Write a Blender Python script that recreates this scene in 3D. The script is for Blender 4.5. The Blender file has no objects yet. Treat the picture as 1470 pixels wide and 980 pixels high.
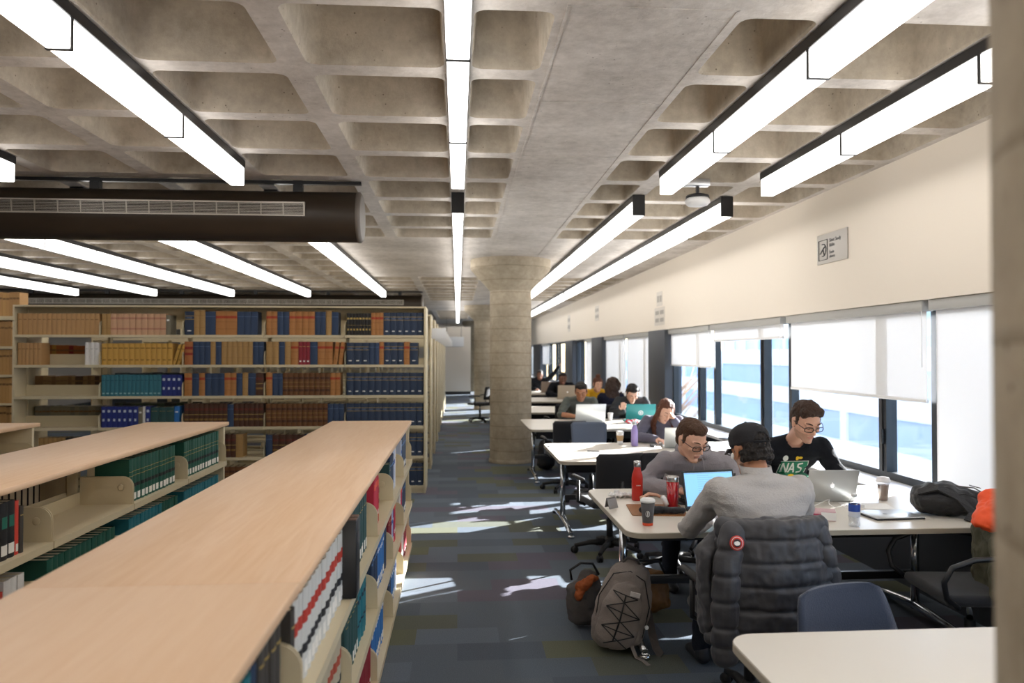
import bpy, bmesh, math, random
from mathutils import Vector, Matrix, Euler, noise
R = math.radians
PI = math.pi
C = bpy.context.scene.collection
SC = bpy.context.scene
rnd = random.Random(7)

# ------------------------------------------------------------------ camera, world, sun, exposure
cam_d = bpy.data.cameras.new('camera')
cam_d.sensor_width = 36.0
cam_d.lens = 1085.0 / 1470.0 * 36.0
cam_d.clip_start = 0.05
cam_d.clip_end = 400
cam_d.dof.use_dof = True
cam_d.dof.focus_distance = 4.2
cam_d.dof.aperture_fstop = 2.2
cam = bpy.data.objects.new('camera', cam_d)
C.objects.link(cam)
cam.location = (0, 0, 1.71)
cam.rotation_euler = (R(90) + 17.5 / 1085.0, 0, -math.atan(78 / 1085.0))
SC.camera = cam

w = bpy.data.worlds.new('sky')
SC.world = w
w.use_nodes = True
wn = w.node_tree.nodes
wl = w.node_tree.links
bgn = wn['Background']
sky = wn.new('ShaderNodeTexSky')
sky.sky_type = 'NISHITA'
sky.sun_disc = False
sky.sun_elevation = R(24)
sky.sun_rotation = R(60)
sky.air_density = 1.0
sky.dust_density = 1.5
wl.new(sky.outputs[0], bgn.inputs[0])
bgn.inputs[1].default_value = 1.15

SUN_DIR = Vector((-1.0, -0.60, -math.tan(R(20.5)) * 1.166)).normalized()
sd = bpy.data.lights.new('sun', 'SUN')
sd.energy = 45.0
sd.angle = R(0.5)
sd.color = (1.0, 0.975, 0.94)
so = bpy.data.objects.new('sun', sd)
C.objects.link(so)
so.location = (20, 12, 12)
so.rotation_euler = SUN_DIR.to_track_quat('-Z', 'Y').to_euler()

vs = SC.view_settings
vs.view_transform = 'Standard'
vs.look = 'None'
vs.exposure = 0.03
vs.gamma = 1.0
vs.use_curve_mapping = False
SC.cycles.use_denoising = True
SC.cycles.max_bounces = 8
SC.cycles.diffuse_bounces = 4
SC.cycles.glossy_bounces = 3
SC.cycles.transmission_bounces = 6
SC.cycles.transparent_max_bounces = 8
SC.cycles.caustics_reflective = False
SC.cycles.caustics_refractive = False
SC.cycles.sample_clamp_indirect = 4.0

LAMP = 5.0          # emission strength of the ceiling lights

# ------------------------------------------------------------------ materials
def srgb(r, g=None, b=None):
    if g is None:
        r, g, b = (r >> 16) & 255, (r >> 8) & 255, r & 255
    def f(c):
        c = c / 255.0
        return c / 12.92 if c <= 0.04045 else ((c + 0.055) / 1.055) ** 2.4
    return (f(r), f(g), f(b), 1.0)

MATS = {}
def mat(name, col, rough=0.6, metal=0.0, bump=0.0, scale=40.0, var=0.0, spec=None, emis=None, trans=0.0, coat=0.0, sheen=0.0, alpha=1.0):
    """A procedural principled material: noise drives a slight colour variation and the bump."""
    if name in MATS:
        return MATS[name]
    m = bpy.data.materials.new(name)
    m.use_nodes = True
    nt = m.node_tree
    b = nt.nodes['Principled BSDF']
    if isinstance(col, int):
        col = srgb(col)
    b.inputs['Base Color'].default_value = col
    b.inputs['Roughness'].default_value = rough
    b.inputs['Metallic'].default_value = metal
    if spec is not None:
        b.inputs['Specular IOR Level'].default_value = spec
    if trans:
        b.inputs['Transmission Weight'].default_value = trans
    if coat:
        b.inputs['Coat Weight'].default_value = coat
    if sheen:
        b.inputs['Sheen Weight'].default_value = sheen
    if alpha < 1:
        b.inputs['Alpha'].default_value = alpha
    if emis:
        b.inputs['Emission Color'].default_value = emis[0]
        b.inputs['Emission Strength'].default_value = emis[1]
    if bump or var:
        tc = nt.nodes.new('ShaderNodeTexCoord')
        nz = nt.nodes.new('ShaderNodeTexNoise')
        nz.inputs['Scale'].default_value = scale
        nz.inputs['Detail'].default_value = 5
        nt.links.new(tc.outputs['Object'], nz.inputs['Vector'])
        if bump:
            bp = nt.nodes.new('ShaderNodeBump')
            bp.inputs['Strength'].default_value = bump
            bp.inputs['Distance'].default_value = 0.01
            nt.links.new(nz.outputs['Fac'], bp.inputs['Height'])
            nt.links.new(bp.outputs['Normal'], b.inputs['Normal'])
        if var:
            mx = nt.nodes.new('ShaderNodeMix')
            mx.data_type = 'RGBA'
            mx.inputs[6].default_value = tuple(c * (1 - var) for c in col[:3]) + (1,)
            mx.inputs[7].default_value = tuple(min(1, c * (1 + var)) for c in col[:3]) + (1,)
            nt.links.new(nz.outputs['Fac'], mx.inputs[0])
            nt.links.new(mx.outputs[2], b.inputs['Base Color'])
    MATS[name] = m
    return m

def nodes_of(m):
    nt = m.node_tree
    return nt, nt.nodes, nt.links, nt.nodes['Principled BSDF']

def concrete(name, c1, c2, pits=True, boards=False):
    m = mat(name, c1, 0.85)
    nt, N, L, b = nodes_of(m)
    tc = N.new('ShaderNodeTexCoord')
    n1 = N.new('ShaderNodeTexNoise'); n1.inputs['Scale'].default_value = 1.3; n1.inputs['Detail'].default_value = 8; n1.inputs['Roughness'].default_value = 0.65
    n2 = N.new('ShaderNodeTexNoise'); n2.inputs['Scale'].default_value = 14; n2.inputs['Detail'].default_value = 8; n2.inputs['Roughness'].default_value = 0.7
    L.new(tc.outputs['Object'], n1.inputs['Vector']); L.new(tc.outputs['Object'], n2.inputs['Vector'])
    ad = N.new('ShaderNodeMath'); ad.operation = 'MULTIPLY_ADD'; ad.inputs[1].default_value = 0.6
    ml = N.new('ShaderNodeMath'); ml.operation = 'MULTIPLY'; ml.inputs[1].default_value = 0.4
    L.new(n2.outputs['Fac'], ml.inputs[0]); L.new(n1.outputs['Fac'], ad.inputs[0]); L.new(ml.outputs[0], ad.inputs[2])
    cr = N.new('ShaderNodeValToRGB')
    cr.color_ramp.elements[0].position = 0.36; cr.color_ramp.elements[0].color = srgb(c1) if isinstance(c1, int) else c1
    cr.color_ramp.elements[1].position = 0.62; cr.color_ramp.elements[1].color = srgb(c2) if isinstance(c2, int) else c2
    L.new(ad.outputs[0], cr.inputs[0])
    last = cr.outputs[0]
    h = n2.outputs['Fac']
    if pits:
        vo = N.new('ShaderNodeTexVoronoi'); vo.inputs['Scale'].default_value = 22
        L.new(tc.outputs['Object'], vo.inputs['Vector'])
        r2 = N.new('ShaderNodeValToRGB')
        r2.color_ramp.elements[0].position = 0.06; r2.color_ramp.elements[0].color = (0.35, 0.33, 0.3, 1)
        r2.color_ramp.elements[1].position = 0.13; r2.color_ramp.elements[1].color = (1, 1, 1, 1)
        L.new(vo.outputs['Distance'], r2.inputs[0])
        mx = N.new('ShaderNodeMix'); mx.data_type = 'RGBA'; mx.blend_type = 'MULTIPLY'
        n3 = N.new('ShaderNodeTexNoise'); n3.inputs['Scale'].default_value = 3.0
        L.new(tc.outputs['Object'], n3.inputs['Vector'])
        r3 = N.new('ShaderNodeValToRGB'); r3.color_ramp.elements[0].position = 0.5; r3.color_ramp.elements[1].position = 0.6
        L.new(n3.outputs['Fac'], r3.inputs[0])
        L.new(r3.outputs[0], mx.inputs[0]); L.new(last, mx.inputs[6]); L.new(r2.outputs[0], mx.inputs[7])
        last = mx.outputs[2]
    if boards:
        wv = N.new('ShaderNodeTexWave'); wv.bands_direction = 'Z'; wv.wave_profile = 'SAW'
        wv.inputs['Scale'].default_value = 1.65; wv.inputs['Distortion'].default_value = 0.5; wv.inputs['Detail'].default_value = 1
        L.new(tc.outputs['Object'], wv.inputs['Vector'])
        r4 = N.new('ShaderNodeValToRGB')
        r4.color_ramp.elements[0].position = 0.0; r4.color_ramp.elements[0].color = (0.55, 0.52, 0.47, 1)
        r4.color_ramp.elements[1].position = 0.1; r4.color_ramp.elements[1].color = (1, 1, 1, 1)
        L.new(wv.outputs['Fac'], r4.inputs[0])
        m4 = N.new('ShaderNodeMix'); m4.data_type = 'RGBA'; m4.blend_type = 'MULTIPLY'; m4.inputs[0].default_value = 0.8
        L.new(last, m4.inputs[6]); L.new(r4.outputs[0], m4.inputs[7]); last = m4.outputs[2]
    L.new(last, b.inputs['Base Color'])
    bp = N.new('ShaderNodeBump'); bp.inputs['Strength'].default_value = 0.35; bp.inputs['Distance'].default_value = 0.02
    L.new(h, bp.inputs['Height']); L.new(bp.outputs['Normal'], b.inputs['Normal'])
    return m

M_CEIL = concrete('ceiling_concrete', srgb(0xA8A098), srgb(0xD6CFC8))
M_COFFER = concrete('coffer_concrete', srgb(0x93897A), srgb(0xBBAF9E))  # coffer insides, browner and darker than the ribs
M_COL = concrete('column_concrete', srgb(0x8C806E), srgb(0xB4A894), pits=True, boards=True)

def laminate():
    m = mat('maple_laminate', srgb(0xE2BE98), 0.42, spec=0.4)
    nt, N, L, b = nodes_of(m)
    tc = N.new('ShaderNodeTexCoord'); mp = N.new('ShaderNodeMapping')
    mp.inputs['Scale'].default_value = (14, 0.9, 8)
    n = N.new('ShaderNodeTexNoise'); n.inputs['Scale'].default_value = 3.0; n.inputs['Detail'].default_value = 9; n.inputs['Roughness'].default_value = 0.62
    n.inputs['Distortion'].default_value = 0.6
    L.new(tc.outputs['Object'], mp.inputs['Vector']); L.new(mp.outputs[0], n.inputs['Vector'])
    cr = N.new('ShaderNodeValToRGB')
    cr.color_ramp.elements[0].position = 0.25; cr.color_ramp.elements[0].color = srgb(0xE6BE96)
    cr.color_ramp.elements[1].position = 0.72; cr.color_ramp.elements[1].color = srgb(0xF0CEAC)
    L.new(n.outputs['Fac'], cr.inputs[0]); L.new(cr.outputs[0], b.inputs['Base Color'])
    return m
M_MAPLE = laminate()

def carpet():
    m = mat('carpet_tiles', srgb(0x565E68), 0.95, spec=0.15)
    nt, N, L, b = nodes_of(m)
    tc = N.new('ShaderNodeTexCoord')
    mp = N.new('ShaderNodeMapping')
    L.new(tc.outputs['Object'], mp.inputs['Vector'])
    # carpet planks of many colours: a brick pattern whose cells pick from a ramp
    br = N.new('ShaderNodeTexBrick')
    br.offset = 0.5; br.inputs['Scale'].default_value = 1.0
    br.inputs['Brick Width'].default_value = 0.5; br.inputs['Row Height'].default_value = 0.25
    br.inputs['Mortar Size'].default_value = 0.0; br.inputs['Bias'].default_value = 0.0
    br.inputs['Color1'].default_value = (0, 0, 0, 1); br.inputs['Color2'].default_value = (1, 1, 1, 1)
    L.new(mp.outputs[0], br.inputs['Vector'])
    cr = N.new('ShaderNodeValToRGB'); cr.color_ramp.interpolation = 'CONSTANT'
    cols = [(0.0, 0x5E666F), (0.22, 0x656D78), (0.40, 0x565E68), (0.52, 0x5F6259), (0.62, 0x5C656F), (0.72, 0x625F6A), (0.82, 0x545D67), (0.9, 0x636555)]
    els = cr.color_ramp.elements
    els[0].position = 0; els[0].color = srgb(cols[0][1]); els[1].position = cols[1][0]; els[1].color = srgb(cols[1][1])
    for p, c in cols[2:]:
        e = els.new(p); e.color = srgb(c)
    L.new(br.outputs['Color'], cr.inputs[0])
    n = N.new('ShaderNodeTexNoise'); n.inputs['Scale'].default_value = 180; n.inputs['Detail'].default_value = 3
    L.new(tc.outputs['Object'], n.inputs['Vector'])
    mx = N.new('ShaderNodeMix'); mx.data_type = 'RGBA'; mx.blend_type = 'OVERLAY'; mx.inputs[0].default_value = 0.5
    L.new(cr.outputs[0], mx.inputs[6]); L.new(n.outputs['Fac'], mx.inputs[7])
    L.new(mx.outputs[2], b.inputs['Base Color'])
    bp = N.new('ShaderNodeBump'); bp.inputs['Strength'].default_value = 0.5; bp.inputs['Distance'].default_value = 0.004
    L.new(n.outputs['Fac'], bp.inputs['Height']); L.new(bp.outputs['Normal'], b.inputs['Normal'])
    return m
M_CARPET = carpet()

M_WALL = mat('cream_wall_paint', 0xE2D8CA, 0.75, bump=0.05, scale=60)
M_SHELF = mat('cream_shelf_steel', 0xD2C4A4, 0.42, var=0.03, scale=3)
M_DARK = mat('dark_bronze_duct', 0x33291F, 0.45, bump=0.02, scale=6)
M_BLACK = mat('black_powder_coat', 0x17171A, 0.4)
M_RUBBER = mat('black_rubber', 0x101012, 0.6)
M_FRAME = mat('dark_window_frame', 0x22262B, 0.4, metal=0.2)
M_PILASTER = mat('charcoal_panel', 0x3A3D43, 0.55)
M_CHROME = mat('chrome_leg', 0xC8CACD, 0.16, metal=1.0)
M_TABLE = mat('pale_table_laminate', 0xDCD6CB, 0.28, var=0.02, scale=5)
M_EDGE = mat('table_edge_band', 0xA9A192, 0.5)
M_LEDGE = mat('white_ledge', 0xE6E4E0, 0.4)
M_WHITE = mat('white_plastic', 0xE8E8E8, 0.4)
M_GREYBOX = mat('blind_headbox', 0xA7A6A2, 0.5)
M_ALU = mat('brushed_aluminium', 0xC4C6C9, 0.3, metal=0.85)
M_CHAIR = mat('black_chair_fabric', 0x15161B, 0.85, bump=0.25, scale=220, sheen=0.2)
M_NAVY = mat('navy_chair_fabric', 0x2C3548, 0.85, bump=0.3, scale=220, sheen=0.3)
M_GREYCH = mat('slate_chair_fabric', 0x5F6878, 0.85, bump=0.3, scale=220, sheen=0.3)
M_LAMP = mat('glowing_lamp_diffuser', (1, 1, 1, 1), 0.5, emis=((1.0, 0.975, 0.94, 1), LAMP))
M_GLASS = bpy.data.materials.new('window_glass'); M_GLASS.use_nodes = True
_n = M_GLASS.node_tree.nodes; _l = M_GLASS.node_tree.links
_n.remove(_n['Principled BSDF'])
_t = _n.new('ShaderNodeBsdfTransparent'); _t.inputs[0].default_value = (0.93, 0.95, 0.97, 1)
_g = _n.new('ShaderNodeBsdfGlossy'); _g.inputs['Roughness'].default_value = 0.03
_m = _n.new('ShaderNodeMixShader'); _m.inputs[0].default_value = 0.06
_l.new(_t.outputs[0], _m.inputs[1]); _l.new(_g.outputs[0], _m.inputs[2]); _l.new(_m.outputs[0], _n['Material Output'].inputs[0])
M_BLIND = bpy.data.materials.new('translucent_blind_cloth'); M_BLIND.use_nodes = True
_n = M_BLIND.node_tree.nodes; _l = M_BLIND.node_tree.links
_n.remove(_n['Principled BSDF'])
_d = _n.new('ShaderNodeBsdfDiffuse'); _d.inputs[0].default_value = srgb(0xF0F0F0)
_t = _n.new('ShaderNodeBsdfTranslucent'); _t.inputs[0].default_value = srgb(0xF0F4FA)
_m = _n.new('ShaderNodeMixShader'); _m.inputs[0].default_value = 0.145
_l.new(_d.outputs[0], _m.inputs[1]); _l.new(_t.outputs[0], _m.inputs[2]); _l.new(_m.outputs[0], _n['Material Output'].inputs[0])

# ------------------------------------------------------------------ mesh helpers
class MB:
    """Collects shapes in one bmesh; every shape gets a material slot."""
    def __init__(s):
        s.bm = bmesh.new(); s.mats = []
    def slot(s, m):
        if m not in s.mats: s.mats.append(m)
        return s.mats.index(m)
    def _fin(s, verts, m, smooth=False, M=None):
        if M is not None:
            bmesh.ops.transform(s.bm, matrix=M, verts=verts)
        i = s.slot(m)
        fs = set()
        for v in verts:
            for f in v.link_faces: fs.add(f)
        for f in fs:
            f.material_index = i; f.smooth = smooth
        return list(fs)
    def box(s, lo, hi, m, M=None, bevel=0.0, seg=2, smooth=False):
        r = bmesh.ops.create_cube(s.bm, size=1.0)
        vs_ = r['verts']
        for v in vs_:
            v.co = Vector([(lo[k] + hi[k]) / 2 + v.co[k] * (hi[k] - lo[k]) for k in range(3)])
        if bevel:
            es = list({e for v in vs_ for e in v.link_edges})
            q = bmesh.ops.bevel(s.bm, geom=es, offset=bevel, segments=seg, affect='EDGES', profile=0.5)
            vs_ = list({v for f in q['faces'] for v in f.verts} | {v for v in vs_ if v.is_valid})
            allv = set(vs_)
            todo = list(vs_)
            while todo:
                v = todo.pop()
                for e in v.link_edges:
                    o = e.other_vert(v)
                    if o not in allv: allv.add(o); todo.append(o)
            vs_ = list(allv)
        return s._fin(vs_, m, smooth or bool(bevel), M)
    def ring_loft(s, rings, m, cap=True, smooth=True, closed=True):
        """rings: list of lists of points, same count; lofts them."""
        i = s.slot(m)
        vr = [[s.bm.verts.new(p) for p in r] for r in rings]
        n = len(rings[0]); fs = []
        for a, b in zip(vr, vr[1:]):
            for k in range(n if closed else n - 1):
                try: fs.append(s.bm.faces.new((a[k], a[(k + 1) % n], b[(k + 1) % n], b[k])))
                except ValueError: pass
        if cap and closed:
            for r in (list(reversed(vr[0])), vr[-1]):
                try:
                    f = s.bm.faces.new(r); f.material_index = i; f.smooth = False
                except ValueError: pass
        for f in fs: f.material_index = i; f.smooth = smooth
        return fs
    def tube(s, pts, r, m, n=10, cap=True, closed=False, flat=1.0):
        """a tube along a polyline; r is a number or one per point."""
        pts = [Vector(p) for p in pts]
        rs = r if isinstance(r, (list, tuple)) else [r] * len(pts)
        rings = []
        up = None
        for k, p in enumerate(pts):
            if closed:
                t = pts[(k + 1) % len(pts)] - pts[k - 1]
            else:
                t = (pts[min(k + 1, len(pts) - 1)] - pts[max(k - 1, 0)])
            t.normalize()
            if up is None:
                up = Vector((0, 0, 1)) if abs(t.z) < 0.9 else Vector((1, 0, 0))
            a = t.cross(up)
            if a.length < 1e-5: a = t.orthogonal()
            a.normalize(); b = a.cross(t).normalized(); up = b
            rings.append([p + (a * math.cos(2 * PI * j / n) + b * math.sin(2 * PI * j / n) * flat) * rs[k] for j in range(n)])
        if closed:
            rings.append(rings[0])
            return s.ring_loft(rings, m, cap=False)
        return s.ring_loft(rings, m, cap=cap)
    def lathe(s, prof, m, n=24, M=None, cap=True, mats=None):
        """profile: list of (radius, z); mats: optional material per band."""
        rings = [[Vector((r * math.cos(2 * PI * j / n), r * math.sin(2 * PI * j / n), z)) for j in range(n)] for r, z in prof]
        if M is not None: rings = [[M @ p for p in r] for r in rings]
        vr = [[s.bm.verts.new(p) for p in r] for r in rings]
        for q, (a, b) in enumerate(zip(vr, vr[1:])):
            mm = s.slot(mats[q] if mats else m)
            for k in range(n):
                f = s.bm.faces.new((a[k], a[(k + 1) % n], b[(k + 1) % n], b[k])); f.material_index = mm; f.smooth = True
        if cap:
            f = s.bm.faces.new(list(reversed(vr[0]))); f.material_index = s.slot(mats[0] if mats else m)
            f = s.bm.faces.new(vr[-1]); f.material_index = s.slot(mats[-1] if mats else m)
    def prism(s, poly, h0, h1, m, axis='z', M=None, smooth=False):
        """extrude a 2D polygon between two heights along an axis."""
        def P3(p, h):
            return {'z': Vector((p[0], p[1], h)), 'y': Vector((p[0], h, p[1])), 'x': Vector((h, p[0], p[1]))}[axis]
        a = [s.bm.verts.new(P3(p, h0)) for p in poly]; b = [s.bm.verts.new(P3(p, h1)) for p in poly]
        i = s.slot(m); n = len(poly); fs = []
        for k in range(n):
            f = s.bm.faces.new((a[k], a[(k + 1) % n], b[(k + 1) % n], b[k])); f.smooth = smooth; fs.append(f)
        fs.append(s.bm.faces.new(list(reversed(a)))); fs.append(s.bm.faces.new(b))
        for f in fs: f.material_index = i
        if M is not None: bmesh.ops.transform(s.bm, matrix=M, verts=a + b)
        return fs
    def ell(s, c, r, m, M=None, u=16, v=10):
        q = bmesh.ops.create_uvsphere(s.bm, u_segments=u, v_segments=v, radius=1.0)
        for x in q['verts']: x.co = Vector((c[0] + x.co.x * r[0], c[1] + x.co.y * r[1], c[2] + x.co.z * r[2]))
        return s._fin(q['verts'], m, True, M)
    def quad(s, pts, m, smooth=False):
        f = s.bm.faces.new([s.bm.verts.new(p) for p in pts]); f.material_index = s.slot(m); f.smooth = smooth
    def mesh(s, name):
        me = bpy.data.meshes.new(name)
        bmesh.ops.recalc_face_normals(s.bm, faces=s.bm.faces)
        s.bm.to_mesh(me); s.bm.free()
        for m in s.mats: me.materials.append(m)
        return me
    def build(s, name, parent=None, loc=None, rot=None):
        o = bpy.data.objects.new(name, s.mesh(name)); C.objects.link(o)
        if parent is not None: o.parent = parent
        if loc is not None: o.location = loc
        if rot is not None: o.rotation_euler = rot
        return o

def tag(o, label=None, cat=None, group=None, kind=None):
    if label: o['label'] = label
    if cat: o['category'] = cat
    if group: o['group'] = group
    if kind: o['kind'] = kind
    return o
def thing(name, label, cat, loc=(0, 0, 0), rz=0.0, group=None):
    o = bpy.data.objects.new(name, None); C.objects.link(o)
    o.location = loc; o.rotation_euler = (0, 0, rz)
    o.empty_display_size = 0.1
    return tag(o, label, cat, group)
def struct(o): o['kind'] = 'structure'; return o
KIDS = {}
def copy_tree(o, parent=None):
    c = o.copy(); C.objects.link(c)
    if parent is not None: c.parent = parent
    for ch in list(o.children):
        copy_tree(ch, c)
    return c
def place(o, loc, rz=0.0, label=None, cat=None, group=None):
    c = copy_tree(o); c.location = loc; c.rotation_euler = (0, 0, rz)
    tag(c, label, cat, group)
    return c
def rrect(x0, y0, x1, y1, r, k=4):
    pts = []
    for cx, cy, a0 in ((x1 - r, y1 - r, 0), (x0 + r, y1 - r, 90), (x0 + r, y0 + r, 180), (x1 - r, y0 + r, 270)):
        for j in range(k + 1):
            a = R(a0 + 90 * j / k); pts.append((cx + r * math.cos(a), cy + r * math.sin(a)))
    return pts
def ordw(n): return {1: '1st', 2: '2nd', 3: '3rd'}.get(n, '%dth' % n) if n < 21 else '%d%s' % (n, {1: 'st', 2: 'nd', 3: 'rd'}.get(n % 10, 'th'))
# ------------------------------------------------------------------ the room
H_CEIL = 3.19
WX = 3.35            # face of the window wall
XL, YB, YF = -13.0, -3.0, 38.0
b = MB(); b.box((XL, YB, -0.1), (4.2, YF, 0), M_CARPET); struct(b.build('floor'))

# coffered concrete ceiling: solid bands around the columns, waffle cells elsewhere
PX, PY = 0.84, 0.82
def cell(mb, x0, y0, z, m, px=PX, py=PY, rib=0.07, depth=0.46, draft=0.045):
    x1, y1 = x0 + px, y0 + py
    k = 4
    o1 = rrect(x0 + rib, y0 + rib, x1 - rib, y1 - rib, 0.06, k)
    o2 = rrect(x0 + rib + draft * .8, y0 + rib + draft * .8, x1 - rib - draft * .8, y1 - rib - draft * .8, 0.075, k)
    o3 = rrect(x0 + rib + draft + .05, y0 + rib + draft + .05, x1 - rib - draft - .05, y1 - rib - draft - .05, 0.075, k)
    outer = []
    for j, (x, y) in enumerate(o1):
        c = j // (k + 1); t = j % (k + 1)
        X = x1 if c in (0, 3) else x0; Y = y1 if c in (0, 1) else y0
        if t == k // 2: outer.append((X, Y))
        elif (t < k // 2) == (c in (0, 2)): outer.append((X, y))
        else: outer.append((x, Y))
    rings = [[(x, y, z) for x, y in outer], [(x, y, z) for x, y in o1], [(x, y, z + 0.012) for x, y in [(a + (0.006 if a < (x0 + x1) / 2 else -0.006), b_ + (0.006 if b_ < (y0 + y1) / 2 else -0.006)) for a, b_ in o1]],
             [(x, y, z + depth - .05) for x, y in o2], [(x, y, z + depth) for x, y in o3]]
    i = mb.slot(m); i2 = mb.slot(M_COFFER)
    vr = [[mb.bm.verts.new(p) for p in r] for r in rings]
    n = len(outer)
    for q, (a, c) in enumerate(zip(vr, vr[1:])):
        for t in range(n):
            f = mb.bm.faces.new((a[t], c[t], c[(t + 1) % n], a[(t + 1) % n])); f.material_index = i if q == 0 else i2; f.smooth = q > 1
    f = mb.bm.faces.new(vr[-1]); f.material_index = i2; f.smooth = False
ceil = MB()
def flat(x0, y0, x1, y1):
    ceil.quad([(x0, y0, H_CEIL), (x0, y1, H_CEIL), (x1, y1, H_CEIL), (x1, y0, H_CEIL)], M_CEIL)
PER = 11.42
for bay in range(-1, 4):
    ya = 3.16 + PER * bay            # first coffer row of this bay
    rows = range(14)                 # rows 8..13 lie in the band of the next column
    for rw in rows:
        y0 = ya + rw * (PY if rw < 8 else (PER - 8 * PY) / 6)
        py = PY if rw < 8 else (PER - 8 * PY) / 6
        if y0 < YB - 1 or y0 > YF: continue
        for ci in range(-16, 4):
            x0 = ci * PX
            if rw < 8 or ci < -2:
                if ci in (0, 1):
                    continue
                if ci < 0 or ci == 2 or ci == 3:
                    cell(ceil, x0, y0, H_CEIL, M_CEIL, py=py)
        if rw < 8:
            # narrow coffers either side of the solid band on the column line
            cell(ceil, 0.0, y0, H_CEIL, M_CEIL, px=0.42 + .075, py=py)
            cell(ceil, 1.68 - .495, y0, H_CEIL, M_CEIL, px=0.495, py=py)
            flat(0.495, y0, 1.185, y0 + py)
    flat(-2 * PX, ya + 8 * PY, 4 * PX, ya + PER)
c = ceil.build('ceiling'); struct(c)
# hairline board joints of the solid bands are part of the pour: thin ridges
b = MB()
for bay in range(0, 3):
    ya = 3.16 + PER * bay
    for x in (0.47, 1.21):
        b.box((x - .006, ya, H_CEIL - .004), (x + .006, ya + PER, H_CEIL + .002), M_CEIL)
    for k in range(-1, 9):
        b.box((0.47, ya + k * 1.22, H_CEIL - .003), (1.21, ya + k * 1.22 + .008, H_CEIL + .002), M_CEIL)
b.build('board_joint', parent=c)
# slab above, closing the room to the sky
b = MB(); b.box((XL - .2, YB - .2, 3.66), (4.2, YF + .2, 3.86), M_CEIL); struct(b.build('ceiling_slab'))

b = MB(); b.box((WX, YB, 2.10), (WX + .3, YF, 3.66), M_WALL); struct(b.build('wall_right'))
b = MB(); b.box((XL, YF, 0), (4.2, YF + .2, 3.66), M_WALL); struct(b.build('wall_far'))
b = MB(); b.box((XL, YB - .2, 0), (4.2, YB, 3.66), M_WALL); struct(b.build('wall_rear'))
b = MB(); b.box((XL - .2, YB, 0), (XL, YF, 3.66), M_WALL); struct(b.build('wall_left'))
# knee wall with the deep white ledge below the windows
b = MB(); b.box((3.30, YB, 0), (3.62, YF, 0.66), M_PILASTER); struct(b.build('wall_right_base'))
b = MB(); b.box((3.14, YB, 0.665), (3.62, YF, 0.70), M_LEDGE, bevel=0.004); struct(b.build('trim_1'))
b = MB(); b.box((-1.2, YF - 6.02, 0), (0.55, YF - 6, 2.85), M_WALL); b.box((-1.2, YF - 6.04, 0.0), (0.55, YF - 6.02, 0.12), M_BLACK)
struct(b.build('wall_far_end'))

# concrete columns with flared capitals
def column(y, label):
    t = thing('concrete_column', label, 'column', (0.84, y, 0))
    m = MB(); m.lathe([(0.335, 0), (0.33, 0.02), (0.33, 2.72)], M_COL, n=48, cap=False); m.build('shaft', t)
    m = MB(); m.lathe([(0.33, 2.70), (0.34, 2.72), (0.62, 3.02), (0.64, 3.06), (0.64, H_CEIL + .02)], M_COL, n=48, cap=False); m.build('capital', t)
    m = MB(); m.lathe([(0.345, 0), (0.345, 0.05), (0.334, 0.06)], M_COL, n=48, cap=False); m.build('base_ring', t)
column(0.58, 'near round concrete column filling the right edge of the view')
column(12.0, 'round board-marked concrete column beside the aisle, in full view')
column(23.4, 'farther concrete column half hidden behind the full-height one')
column(34.6, 'farthest concrete column at the end of the aisle')

# windows: posts and mullions, panes, opening sashes
def pilaster(y0, y1):
    m = MB(); m.box((WX - .03, y0, 0.70), (WX + .25, y1, 2.10), M_PILASTER, bevel=0.004)
    return m
for k, (y0, y1) in enumerate([(11.95, 13.0), (17.3, 18.6), (21.8, 23.3), (30.4, 33.2)]):
    struct(pilaster(y0, y1).build('trim_%d' % (k + 2)))
GX = 3.50
wi = 0
def window(y0, y1, ym):
    """one window: dark frame round y0..y1, a mullion at ym, two panes"""
    global wi
    wi += 1
    t = bpy.data.objects.new('window_%d' % wi, None); C.objects.link(t); t.location = (GX, y0, 0.70); struct(t)
    L_ = y1 - y0
    m = MB()
    m.box((-.04, 0, 0), (.04, L_, .06), M_FRAME); m.box((-.04, 0, 1.34), (.04, L_, 1.40), M_FRAME)
    m.box((-.04, 0, .06), (.04, .035, 1.34), M_FRAME); m.box((-.04, L_ - .035, .06), (.04, L_, 1.34), M_FRAME)
    m.build('window_frame', t)
    q = ym - y0
    m = MB(); m.box((-.05, q - .055, .06), (.04, q + .055, 1.34), M_FRAME); m.box((-.06, q - .008, .06), (.045, q + .008, 1.34), M_BLACK)
    mu = m.build('mullion', t)
    m = MB(); m.box((-.075, q - .03, .28), (-.05, q - .01, .40), M_BLACK, bevel=.004); m.build('sash_handle', mu)
    for a, c in ((.035, q - .055), (q + .055, L_ - .035)):
        m = MB(); m.box((-.004, a, .06), (.004, c, 1.34), M_GLASS); m.build('pane', t)
win = [(-2.9, -.5, -2.2), (-.5, 2.0, .2), (2.0, 2.95, 2.5), (2.95, 5.27, 3.6), (5.27, 7.66, 5.93), (7.66, 9.98, 8.36), (9.98, 11.95, 10.62),
       (13.0, 15.15, 13.7), (15.15, 17.3, 15.8), (18.6, 20.2, 19.2), (20.2, 21.8, 20.9), (23.3, 25.7, 24.0), (25.7, 28.0, 26.4), (28.0, 30.4, 28.7), (33.2, 36, 34), (36, 38, 37)]
for w_ in win: window(*w_)

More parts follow.
